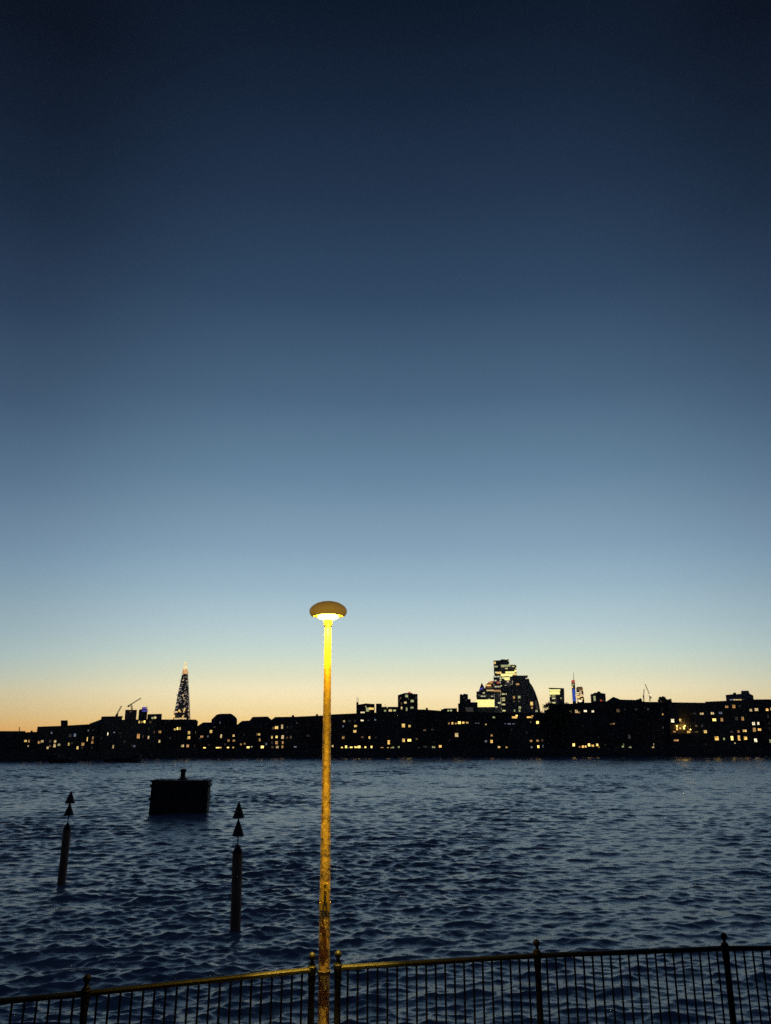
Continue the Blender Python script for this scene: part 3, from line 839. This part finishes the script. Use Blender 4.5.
tower("bulging_tower", "broad black tower with a curved right edge, beside the tallest city tower", "skyscraper", 506.4, 540.4, 3050,
      [(506.4, 687), (512.6, 685.4), (512.8, 677.6), (515, 675.6), (528, 675.4), (527.4, 676.6), (524.6, 677.4), (525.4, 678.8), (529, 678.6), (529.8, 682.6), (532.4, 686), (535, 691.4), (537.4, 698), (539.2, 704.6), (540.4, 711)], 70, 'tower_dark',
      [(517.6, 684.2, 3, 1.8, 'o'), (514, 697.4, 1.8, 2.4, 'o'), (519.2, 697.2, 2.4, 2.4, 'g'), (514.2, 701.4, 1.4, 1.4, 'd'), (519, 701.2, 1.4, 1.6, 'd'), (519.8, 707.6, 2.2, 2.4, 'g'), (514.6, 710.6, 1.2, 1.8, 'g'), (519.6, 710.8, 1.6, 2, 'g'),
       (531.6, 703.6, 2.6, 3.4, 'y'), (532, 707.8, 1.6, 1.8, 'o'), (536, 702.6, 1.8, 4, 'D'), (537, 707.4, 2, 4.6, 'D'), (536.6, 711, 2, 1.6, 'g')])
x_ = tower("office_tower", "boxy tower with a bright yellow top, standing alone right of the bulging tower", "tower", 549, 560.6, 3000,
           [(549, 688.4), (560.6, 688.4)], 50, 'fac_city',
           [(554.8, 690.2, 10.4, 1.6, 'p'), (554.6, 693, 10, 3, 'p'), (553, 697, 5, 1.2, 'D'), (555.6, 700.6, 2, 3.4, 'D')],
           [('side_wall', [(560.7, 712), (560.7, 688.6), (564.2, 689.4), (564.6, 712)], 'tower_grey', -6, 40), ('roof_edge', [(548.8, 688.5), (548.8, 687.8), (564, 688.2), (564, 688.9)], 'tower_grey', 1.5, 50)])
tower("spired_tower", "slim tower with a blue lit strip, red top and thin antenna on the right skyline", "tower", 571.3, 576.2, 3000,
      [(571.3, 681.2), (574.8, 680), (576.2, 704)], 24, 'fac_dark',
      [(573.2, 681.4, 3, 2.6, 'r'), (573.2, 684.6, 2, 1.4, 'g'), (572.4, 687, 1, 2, 'y')],
      [('blue_strip', [(572.8, 701.4), (572.2, 689), (575, 689), (575.6, 701.4)], 'lit_B', 2, 2),
       ('antenna', [(573.3, 680.6), (573.4, 672), (573.7, 672), (573.8, 680.4)], 'tower_dark', -8, 1.5)])
tower("office_tower", "short tower with warm lit floors, touching the right side of the blue-striped tower", "tower", 576.2, 584.6, 3020,
      [(576.2, 688), (577.4, 686.6), (582.2, 686.8), (583, 689), (584.6, 704)], 30, 'fac_warm',
      [(579.6, 689, 4, 3, 'd'), (582.6, 690, 1.2, 2, 'o'), (578.2, 696.8, 3.4, 2, 'y'), (582, 695, 2, 2, 'w'), (580.2, 701, 2.2, 2, 'W'), (582, 699, 1.8, 1.4, 'y')])
tower("residential_tower", "dark irregular-topped tower with one pale lit strip, left of the pointed warehouse roof", "tower", 590.4, 605.6, 1500,
      [(590.4, 694.2), (593, 693.8), (594, 692.8), (597, 692.6), (598, 691.2), (600, 691.6), (601, 693), (605.4, 693.6)], 8, 'tower_dark',
      [(594.6, 698.4, 1.8, 4.6, 'g'), (591.6, 697, .8, 3, 'D'), (601, 700.4, 1.4, 1.4, 'r'), (603.6, 700.6, 1.2, 1.6, 'D')])


# ------------------------------------------------------------------ tower cranes
def crane(label, Y, base, top, tip, tail=None):
    a = at(base[0], base[1], Y); b = at(top[0], top[1], Y); c = at(tip[0], tip[1], Y)
    root = thing("tower_crane", a, label, "crane", "tower cranes on the skyline")
    def lattice(name, p, q, w):
        mb = MB()
        d = (q - p)
        ln = d.length
        m = Matrix.Translation(p - a) @ d.to_track_quat('Z', 'Y').to_matrix().to_4x4()
        n = max(3, int(ln / (w * 2.2)))
        cs = [Vector((x * w / 2, y * w / 2, 0)) for x, y in ((-1, -1), (1, -1), (1, 1), (-1, 1))]
        for k in cs: mb.tube(m @ k, m @ (k + Vector((0, 0, ln))), w * .13, n=4)
        for i in range(n):
            z0, z1 = ln * i / n, ln * (i + 1) / n
            for j in range(4):
                u, v = cs[j], cs[(j + 1) % 4]
                mb.tube(m @ (u + Vector((0, 0, z0))), m @ (v + Vector((0, 0, z1))), w * .09, n=4)
        return mb.build(name, M['crane'], root)
    k = Y / 900.0 * (.55 if base[0] > 600 else .8)
    lattice("mast", a, b, 1.7 * k)
    lattice("jib", b, c, 1.2 * k)
    t = b - (c - b).normalized() * (c - b).length * .28
    lattice("counter_jib", b, t, 1.2 * k)
    mb = MB()
    mb.box((-1.1 * k, -.9 * k, -1.6 * k), (1.1 * k, .9 * k, .8 * k), 0, Matrix.Translation(t - a))
    mb.build("counterweight", M['crane'], root)
    return root


crane("short crane with a raised jib beside the brown tower, leftmost on the skyline", 860, (116.6, 718), (117.6, 713), (121.6, 705.8))
crane("luffing crane atop the brown tower, its jib leaning right", 895, (132, 709.8), (131.2, 704.2), (140.8, 698.2))
c3 = crane("thin pale crane with a white light, leaning left, behind the unlit right block", 800, (650, 701), (649.6, 694.6), (645, 684))
crane("short upright crane left of the pale crane with the white light", 820, (643.8, 702), (643.6, 695), (644.2, 689))
mb = MB()
p = at(650, 694.8, 797)
mb.lathe([(0, -.8), (.8, 0), (0, .8)], 10, Matrix.Translation(p - c3.location))
mb.build("work_light", M['lit_W'], c3)


# ------------------------------------------------------------------ trees on the far bank
def leaf_tree(base, height, spread, label, seed, group="dark trees on the far bank"):
    rnd = random.Random(seed)
    root = thing("tree", base, label, "tree", group)
    mb = MB()
    th = height * .4
    mb.tube((0, 0, 0), (0.1, 0, th), height * .025, height * .016, 8)
    tips = []
    for k in range(9):
        a = rnd.uniform(0, 6.28)
        e = rnd.uniform(.35, 1.2)
        p0 = Vector((.1, 0, th * rnd.uniform(.7, 1)))
        ln = height * rnd.uniform(.25, .5)
        p1 = p0 + Vector((math.cos(a) * math.cos(e) * spread * .9, math.sin(a) * math.cos(e) * spread * .9, math.sin(e) * ln))
        mb.tube(p0, p1, height * .011, height * .004, 6)
        tips.append(p1)
    mb.build("trunk", M['bark'], root)
    cb = MB()
    clumps = []
    for k in range(46):
        a = rnd.uniform(0, 6.28)
        rr = spread * math.sqrt(rnd.uniform(0, 1))
        lo = max(.36, 1 - 3.0 * spread / height)
        zz = height * rnd.uniform(lo, .97)
        lim = spread * math.sin(math.pi * min(.97, max(0.12, (zz / height - lo + .1) / (1.08 - lo)))) ** .5
        rr = min(rr, lim)
        clumps.append((Vector((math.cos(a) * rr, math.sin(a) * rr, zz)), spread * rnd.uniform(.18, .38)))
    for c, cr in clumps + [(t, spread * .3) for t in tips]:
        for _ in range(95):
            d = Vector((rnd.gauss(0, 1), rnd.gauss(0, 1), rnd.gauss(0, .75))).normalized() * cr * rnd.uniform(.4, 1.05)
            s = rnd.uniform(.16, .34)
            u = Vector((rnd.gauss(0, 1), rnd.gauss(0, 1), rnd.gauss(0, 1))).normalized()
            w = u.orthogonal().normalized()
            q = c + d
            cb.add([q - u * s, q + w * s * .5, q + u * s, q - w * s * .5], [(0, 1, 2, 3)])
    cb.build("crown", M['leaf'], root)
    return root


def tree_px(px, top, Y, w_px, label, seed):
    p = at(px, 748, Y)
    t = at(px, top, Y)
    leaf_tree(Vector((p.x, Y, LAND)), t.z - LAND, w_px / 2 / F * Y * .97, label, seed)


tree_px(550.5, 702.4, shore(550) + 1.6, 17, "tall dark tree left of the orange-lit waterfront row, leftmost of three on the quay", 1)
tree_px(559, 703.6, shore(559) + 1.7, 15, "slightly lower dark tree in the middle of three on the quay", 2)
tree_px(566.6, 701.8, shore(566) + 1.8, 12, "dark slim tree nearest the orange-lit waterfront row", 3)
tree_px(666.6, 696.2, shore(666) + 26, 11, "dark round tree showing above the unlit roof, larger of two", 4)
tree_px(674.2, 698.0, shore(674) + 25, 6.5, "small dark tree top just right of the larger round tree above the roof", 5)
tree_px(643.4, 697.8, shore(643) + 26, 7, "dark tree top below the two thin cranes", 6)
tree_px(634.6, 699.0, shore(634) + 27, 5.5, "small dark tree top at the end of the pointed warehouse roof", 8)
tree_px(756, 697.5, shore(756) + 28, 5, "tiny dark tree top right of the wide stepped building", 9)


# ------------------------------------------------------------------ moored barges by the far left bank
def barge(px0, px1, yb, Y, label, cab):
    a, b = at(px0, yb, Y), at(px1, yb, Y)
    ln = b.x - a.x
    mid = (a + b) / 2
    root = thing("moored_barge", Vector((mid.x, Y, 0)), label, "barge", "barges moored at the far left bank")
    mb = MB()
    h, w = 1.25, 4.2
    prof = [(-.5, .95), (-.43, 0), (-.4, -.5), (.4, -.5), (.44, 0), (.5, 1.0)]
    top = [(.5, 1.0), (.3, .82), (-.3, .8), (-.5, .95)]
    pts = [(x * ln, z * h) for x, z in prof] + [(x * ln, z * h) for x, z in top[1:-1]]
    mb.prism(pts, w, (Vector((0, -w / 2, 0)), Vector((1, 0, 0)), Vector((0, 1, 0))))
    mb.build("hull", M['hull'], root)
    cb = MB()
    cb.box((-ln * .28, -1.5, .95), (ln * .26, 1.5, 1.45))
    cb.build("hatch", M['hull'], root)
    kb = MB()
    kb.box((ln * cab - 1.4, -1.3, .9), (ln * cab + 1.4, 1.3, 2.3))
    kb.box((ln * cab - 1.6, -1.5, 2.304), (ln * cab + 1.6, 1.5, 2.42))
    kb.build("cabin", M['hull'], root)


barge(49.5, 76, 763.4, 246, "dark low moored barge, left of the pair below the far left blocks", -.34)
barge(104, 141, 762.4, 255, "longer dark moored barge, right of the pair below the far left blocks", .36)

# ------------------------------------------------------------------ square steel mooring buoy
pb = atz(173.2, 814.4, 0)
buoy = thing("mooring_buoy", (pb.x, pb.y + 2.4, 0), "large dark square mooring buoy with a bollard on top, floating in the river", "buoy")
buoy.rotation_euler = (R(-1.2), R(0.9), R(9))
mb = MB()
bw, bd, bh = 2.62, 2.2, 2.78
mb.box((-bw, -bd, -1), (bw, bd, bh))
mb.build("hull", M['rust_steel'], buoy)
mb = MB()
mb.box((-bw - .1, -bd - .1, bh + .003), (bw + .1, bd + .1, bh + .16))
mb.build("deck", M['rust_steel'], buoy)
for z in (1.15, 2.3):
    mb = MB()
    mb.box((-bw - .12, -bd - .12, z), (bw + .12, -bd - .004, z + .26))
    mb.box((-bw - .12, bd + .004, z), (bw + .12, bd + .12, z + .26))
    mb.box((-bw - .12, -bd - .004, z + .002), (-bw - .004, bd + .004, z + .258))
    mb.box((bw + .004, -bd - .004, z + .002), (bw + .12, bd + .004, z + .258))
    mb.build("fender_strake", M['hull'], buoy)
mb = MB()
mb.lathe([(.55, bh + .16), (.42, bh + .24), (.24, bh + .34), (.22, bh + .86), (.30, bh + .92), (.31, bh + 1.06), (.2, bh + 1.16), (0, bh + 1.19)], 20)
mb.build("bollard", M['rust_steel'], buoy, smooth=True)
for x, y in ((-1, -1), (1, -1), (1, 1), (-1, 1)):
    mb = MB()
    mb.lathe([(.12, bh + .16), (.12, bh + .2), (.05, bh + .24)], 10, Matrix.Translation((x * 2.2, y * 1.8, 0)))
    mb.build("deck_cleat", M['hull'], buoy)


# ------------------------------------------------------------------ navigation piles
def pile(px, py, top, rad, label, tilt=0.0):
    p = atz(px, py, 0)
    t = at(top[0], top[1], p.y)                     # tip of the upper cone
    root = thing("marker_pile", (p.x, p.y, 0), label, "marker pile", "marker piles with two cones in the river")
    Z = t.z
    root.rotation_euler = (0, math.atan2(t.x - p.x, Z), 0)
    hc = Z * .66                                   # shaft top, set below from the photo's proportions
    return root, Z


def finish_pile(root, Z, sh, rad, cone_h, cone_r, gap):
    mb = MB()
    mb.lathe([(rad, -2.5), (rad, sh - .33), (rad * .97, sh - .29)], 20)
    mb.build("shaft", M['pile_metal'], root, smooth=False)
    mb = MB()
    mb.lathe([(rad * 1.04, sh - .31), (rad * .98, sh - .24), (rad * .2, sh), (0, sh + .02)], 20)
    mb.build("cap", M['topmark'], root)
    mb = MB()
    mb.tube((0, 0, sh), (0, 0, Z - .1), .022, n=8)
    mb.build("staff", M['topmark'], root)
    for k in range(2):
        z = Z - cone_h - k * (cone_h + gap)
        mb = MB()
        mb.lathe([(0, z), (cone_r, z + .015), (cone_r, z + .04), (.02, z + cone_h)], 22)
        mb.build("cone_topmark", M['topmark'], root)


r1, Z1 = pile(235.3, 931.5, (239.0, 801.5), .23, "rusty marker pile with two stacked black cones, nearer one just left of the lamp post")
finish_pile(r1, Z1, Z1 - 1.50, .19, .60, .225, .02)
r2, Z2 = pile(61.4, 884, (71.2, 791.2), .23, "leaning marker pile with two black cones, farther one at the left edge")
finish_pile(r2, Z2, Z2 - 1.47, .19, .58, .24, -.03)

# ------------------------------------------------------------------ promenade
mb = MB()
FP = [Vector(p) for p in ((-6.1, 6.0, 0), (-4.3, 6.62, 0), (-2.467, 7.223, 0), (-.668, 7.909, 0), (-.436, 7.975, 0), (1.468, 8.39, 0), (3.40, 8.657, 0), (5.33, 8.72, 0), (7.2, 8.6, 0))]
edge = [(-30, -3.0)] + [(p.x, p.y + .35) for p in FP] + [(30, 5.5)]
mb.add([(x, y, QUAY) for x, y in edge] + [(30, -25, QUAY), (-30, -25, QUAY)], [tuple(reversed(range(len(edge) + 2)))])
structure(mb.build("promenade", M['paving']))
mb = MB()
for (x0, y0), (x1, y1) in zip(edge[:-1], edge[1:]):
    mb.add([(x0, y0, -1), (x1, y1, -1), (x1, y1, QUAY - .004), (x0, y0, QUAY - .004)], [(3, 2, 1, 0)])
structure(mb.build("quay_wall", M['stone_wall']))

# ------------------------------------------------------------------ railings: two runs, one each side of the lamp post
RAIL_Z = QUAY + 1.10


def railing(pts, label):
    root = thing("railing", (pts[0].x, pts[0].y, QUAY), label, "railing")
    o = Vector((pts[0].x, pts[0].y, 0))
    L_ = lambda p: Vector((p.x - o.x, p.y - o.y, 0))
    rail = MB()
    low = MB()
    for a, b in zip(pts[:-1], pts[1:]):
        a, b = L_(a), L_(b)
        d = b - a
        t = d.normalized()
        nn = Vector((-t.y, t.x, 0))
        # rounded flat handrail section swept along the panel
        sec = [(-.030, 1.062), (.030, 1.062), (.036, 1.072), (.034, 1.088), (.022, 1.099), (0, 1.103), (-.022, 1.099), (-.034, 1.088), (-.036, 1.072)]
        vs = [a - t * .012 + nn * y + Vector((0, 0, z)) for y, z in sec] + [b + t * .012 + nn * y + Vector((0, 0, z)) for y, z in sec]
        n = len(sec)
        rail.add(vs, [tuple(range(n)), tuple(reversed(range(n, 2 * n)))] + [(j, i, n + i, n + j) for i, j in ((i, (i + 1) % n) for i in range(n))])
        m = Matrix.Translation(a) @ Matrix.Rotation(math.atan2(t.y, t.x), 4, 'Z')
        low.box((.03, -.022, .10), (d.length - .03, .022, .125), 0, m)
        nb = int(round(d.length / .0925))
        for k in range(1, nb):
            bar = MB()
            p = a + d * (k / nb)
            bar.tube(p + Vector((0, 0, .12)), p + Vector((0, 0, 1.066)), .0095, n=8)
            bar.build("bar", M['black_metal'], root, smooth=False)
    rail.build("top_rail", M['black_metal'], root)
    low.build("bottom_rail", M['black_metal'], root)
    for p in pts:
        q = L_(p)
        mb = MB()
        mb.lathe([(.055, 0), (.055, .03), (.036, .06), (.0325, .10), (.029, .94), (.031, .97), (.036, .99), (.036, 1.01), (.033, 1.03), (.038, 1.06), (.043, 1.08), (.043, 1.104), (.036, 1.112)], 20, Matrix.Translation(q))
        po = mb.build("post", M['black_metal'], root, smooth=False)
        fb = MB()
        fb.lathe([(.034, 1.112), (.034, 1.120), (.026, 1.130), (.015, 1.138), (.013, 1.150), (.018, 1.156), (.017, 1.161), (.026, 1.168), (.033, 1.180), (.034, 1.192), (.030, 1.204), (.020, 1.214), (.008, 1.220), (0, 1.224)], 20, Matrix.Translation(q))
        fb.build("finial", M['black_metal'], po, smooth=True)
    return root


railing(FP[:4], "black iron railing with knobbed posts running left from the lamp post")
railing(FP[4:], "black iron railing with knobbed posts running right from the lamp post")

# ------------------------------------------------------------------ street lamp
m, nt, out = new_mat('peeling_pole_paint')
N, L = nt.nodes, nt.links
tc = N.new('ShaderNodeTexCoord')
mp = N.new('ShaderNodeMapping'); mp.inputs['Scale'].default_value = (1, 1, .42)
L.new(tc.outputs['Object'], mp.inputs[0])
n1 = N.new('ShaderNodeTexNoise'); n1.inputs['Scale'].default_value = 9; n1.inputs['Detail'].default_value = 7; n1.inputs['Roughness'].default_value = .62
L.new(mp.outputs[0], n1.inputs['Vector'])
sp_ = N.new('ShaderNodeSeparateXYZ'); L.new(tc.outputs['Object'], sp_.inputs[0])
thr = N.new('ShaderNodeMapRange')           # the paint has worn off more towards the foot of the pole
thr.inputs['From Min'].default_value = 1.2; thr.inputs['From Max'].default_value = 2.3
thr.inputs['To Min'].default_value = .5; thr.inputs['To Max'].default_value = .72
L.new(sp_.outputs[2], thr.inputs['Value'])
sub = N.new('ShaderNodeMath'); sub.operation = 'SUBTRACT'
L.new(n1.outputs['Fac'], sub.inputs[0]); L.new(thr.outputs[0], sub.inputs[1])
ms = N.new('ShaderNodeMapRange'); ms.inputs['From Min'].default_value = -.02; ms.inputs['From Max'].default_value = .03
L.new(sub.outputs[0], ms.inputs['Value'])
n3 = N.new('ShaderNodeTexNoise'); n3.inputs['Scale'].default_value = 17; n3.inputs['Detail'].default_value = 4
L.new(mp.outputs[0], n3.inputs['Vector'])
pm = N.new('ShaderNodeMix'); pm.data_type = 'RGBA'
pm.inputs[6].default_value = (.66, .46, .12, 1); pm.inputs[7].default_value = (.88, .68, .20, 1)
L.new(n3.outputs['Fac'], pm.inputs[0])
cm = N.new('ShaderNodeMix'); cm.data_type = 'RGBA'
cm.inputs[7].default_value = (.16, .07, .03, 1)
L.new(ms.outputs[0], cm.inputs[0]); L.new(pm.outputs[2], cm.inputs[6])
pp = N.new('ShaderNodeBsdfPrincipled'); pp.inputs['Roughness'].default_value = .5
L.new(cm.outputs[2], pp.inputs['Base Color'])
bp = N.new('ShaderNodeBump'); bp.inputs['Strength'].default_value = .5; bp.inputs['Distance'].default_value = .010
ad = N.new('ShaderNodeMath'); ad.operation = 'MULTIPLY_ADD'; ad.inputs[1].default_value = -1.2
L.new(ms.outputs[0], ad.inputs[0]); L.new(n3.outputs['Fac'], ad.inputs[2])
L.new(ad.outputs[0], bp.inputs['Height'])
L.new(bp.outputs[0], pp.inputs['Normal'])
L.new(pp.outputs[0], out.inputs[0])
M['pole'] = m

# lamp canopy: its amber glow is put into the material as emission
m, nt, out = new_mat('canopy_added_glow')
N, L = nt.nodes, nt.links
d = N.new('ShaderNodeBsdfPrincipled'); d.inputs['Base Color'].default_value = (.40, .24, .07, 1); d.inputs['Roughness'].default_value = .45
d.inputs['Emission Color'].default_value = (1, .52, .06, 1)
lw = N.new('ShaderNodeLayerWeight'); lw.inputs['Blend'].default_value = .35      # painted glow fades towards the outline
mr = N.new('ShaderNodeMapRange'); mr.inputs['To Min'].default_value = .25; mr.inputs['To Max'].default_value = .06
L.new(lw.outputs['Facing'], mr.inputs['Value'])
L.new(mr.outputs[0], d.inputs['Emission Strength'])
L.new(d.outputs[0], out.inputs[0])
m.cycles.emission_sampling = 'NONE'
M['canopy'] = m
M['pole_cream'] = principled('reflector_paint', (.75, .62, .25), .6, noise=.05)
M['bulb'] = emit('sodium_lamp', (1, .60, .06), 40, sample=False, vary=0)
M['plate'] = principled('yellow_number_plate', (.92, .68, .07), .5, noise=.08, scale=30)
M['plate_ink'] = principled('plate_lettering', (.03, .02, .015), .6)

LB = Vector((-.535, 7.74, QUAY))
lamp = thing("street_lamp", LB, "tall lit street lamp with a mushroom head and peeling yellow pole", "street lamp")
lamp.rotation_euler = (0, R(-.55), 0)
TOPZ = 7.796 - QUAY + .05
mb = MB()
prof = [(.085, 0), (.085, .02), (.058, .05)]
for k in range(0, 41):
    z = .06 + (TOPZ - .06) * k / 40
    r = .0500 if z < 1.55 else .0500 - (.0500 - .0325) * ((z - 1.55) / (TOPZ - 1.55)) ** .85
    prof.append((r, z))
mb.lathe(prof, 32)
pole_o = mb.build("pole", M['pole'], lamp, smooth=True)
mb = MB()                                                        # joint ring and strap on the pole
mb.lathe([(.052, 1.085), (.0555, 1.09), (.0555, 1.115), (.052, 1.12)], 28)
mb.build("strap", M['rust_steel'], lamp)
mb = MB()
mb.lathe([(.034, TOPZ - .11), (.043, TOPZ - .10), (.043, TOPZ - .03), (.034, TOPZ - .02)], 24)
mb.build("collar", M['pole'], lamp, smooth=False)
HZ = 7.893 - QUAY                                               # rim level of the head
mb = MB()
mb.lathe([(.150, -.052), (.168, -.048), (.182, -.030), (.1895, -.004), (.1865, .016), (.172, .038), (.148, .059), (.112, .079), (.070, .092), (.03, .098), (0, .099)], 48, Matrix.Translation((0, 0, HZ)), cap=False)
mb.build("canopy", M['canopy'], lamp, smooth=True)
mb = MB()
mb.lathe([(0, -.030), (.07, -.034), (.096, -.044), (.104, -.056), (.098, -.066), (.078, -.077), (.05, -.086), (.036, -.087)], 40, Matrix.Translation((0, 0, HZ)), cap=False)
mb.build("lamp_bowl", M['bulb'], lamp, smooth=True)


mb = MB()
mb.lathe([(.160, -.046), (.150, -.036), (.10, -.026), (.03, -.024)], 40, Matrix.Translation((0, 0, HZ)), cap=False)
mb.build("reflector", M['pole_cream'], lamp, smooth=True)


la = bpy.data.lights.new("lamp_glow", 'SPOT')         # the wide glow of each light unit
la.energy = 210
la.spot_size = R(100)
la.spot_blend = 1.0
la.shadow_soft_size = .02
la.color = (1, .56, .03)
ls = bpy.data.lights.new("pole_fill_beam", 'SPOT')         # three narrow spots added under the head to brighten the lower pole
ls.energy = 4300
ls.color = (1, .58, .06)
ls.spot_size = R(17)
ls.spot_blend = 1.0
ls.shadow_soft_size = .02
for k in range(3):
    ang = math.atan2(-LB.y, -LB.x) + k * 2 * math.pi / 3
    lo_ = bpy.data.objects.new("pole_fill_beam", ls)
    lo_.location = (.118 * math.cos(ang), .118 * math.sin(ang), HZ - .062)
    aim = Vector((math.cos(ang) * math.tan(R(4)), math.sin(ang) * math.tan(R(4)), -1))
    lo_.rotation_euler = aim.to_track_quat('-Z', 'Y').to_euler()
    COL.objects.link(lo_)
    lo_.parent = lamp
    lg = bpy.data.objects.new("lamp_glow", la)
    lg.location = lo_.location
    COL.objects.link(lg)
    lg.parent = lamp


def text_mesh(body, size):
    cu = bpy.data.curves.new("lettering", 'FONT')
    cu.body = body
    cu.size = size
    cu.align_x = 'CENTER'; cu.align_y = 'CENTER'
    cu.extrude = .0006
    ob = bpy.data.objects.new("lettering", cu)
    COL.objects.link(ob)
    dg = bpy.context.evaluated_depsgraph_get()
    me = bpy.data.meshes.new_from_object(ob.evaluated_get(dg))
    bpy.data.objects.remove(ob)
    bpy.data.curves.remove(cu)
    return me


def curved_plate(name, z0, z1, rad, a0, a1, mat, parent):
    mb = MB()
    n = 14
    vs, fs = [], []
    for i in range(n + 1):
        a = a0 + (a1 - a0) * i / n
        for rr in (rad, rad + .0009):
            for z in (z0, z1):
                vs.append((rr * math.cos(a), rr * math.sin(a), z))
    for i in range(n):
        b, c = i * 4, i * 4 + 4
        fs += [(b + 2, c + 2, c + 3, b + 3), (b, b + 1, c + 1, c), (b + 1, b + 3, c + 3, c + 1), (b, c, c + 2, b + 2)]
    fs += [(0, 2, 3, 1), (n * 4, n * 4 + 1, n * 4 + 3, n * 4 + 2)]
    mb.add(vs, fs)
    return mb.build(name, mat, parent)


def zpole(py):
    return at(326, py, LB.y).z - QUAY


FACE = math.atan2(-LB.y, -LB.x) - .0               # direction from the pole to the viewer
za, zb = zpole(901.5), zpole(882.5)
pl = curved_plate("number_plate", za, zb, .0503, FACE - .62, FACE + .62, M['plate'], lamp)
zc, zd = zpole(909.6), zpole(901.8)
band = curved_plate("number_band", zc, zd, .0506, FACE - 1.45, FACE + 1.45, M['plate'], lamp)


def put_text(body, size, z, rad, rot, parent, sx=1.0):
    me = text_mesh(body, size)
    # bend the flat lettering round the pole
    for v in me.vertices:
        x, y = v.co.x * sx, v.co.y
        if rot: x, y = y, -x                         # reads downwards
        a = FACE + x / rad
        r = rad + .0008 + v.co.z
        v.co = (r * math.cos(a), r * math.sin(a), z + y)
    me.materials.append(M['plate_ink'])
    me.update()
    o = bpy.data.objects.new("lettering", me)
    COL.objects.link(o)
    o.parent = parent


put_text("07", .050, (zc + zd) / 2 + .018, .0517, False, band)
put_text("L   7 I N C", .034, (za + zb) / 2 - .004, .0513, True, pl)

# ------------------------------------------------------------------ thin evening haze over the whole scene
mb = MB()
mb.box((-9500, -80, -4), (9500, 9500, 345))
hz = mb.build("haze", [], None)
m, nt, out = new_mat('haze')
v = nt.nodes.new('ShaderNodeVolumePrincipled')
v.inputs['Color'].default_value = (.9, .92, .95, 1)
v.inputs['Density'].default_value = 2.5e-5
v.inputs['Anisotropy'].default_value = .4
nt.links.new(v.outputs[0], out.inputs['Volume'])
hz.data.materials.append(m)
hz['kind'] = 'stuff'

# ------------------------------------------------------------------ render settings
S.view_settings.view_transform = 'Standard'
S.view_settings.look = 'None'
S.view_settings.exposure = 0
S.view_settings.gamma = 1
S.view_settings.use_curve_mapping = False
S.cycles.use_denoising = False
S.cycles.max_bounces = 6
S.cycles.sample_clamp_indirect = 1.5
S.cycles.use_light_tree = True
S.render.film_transparent = False
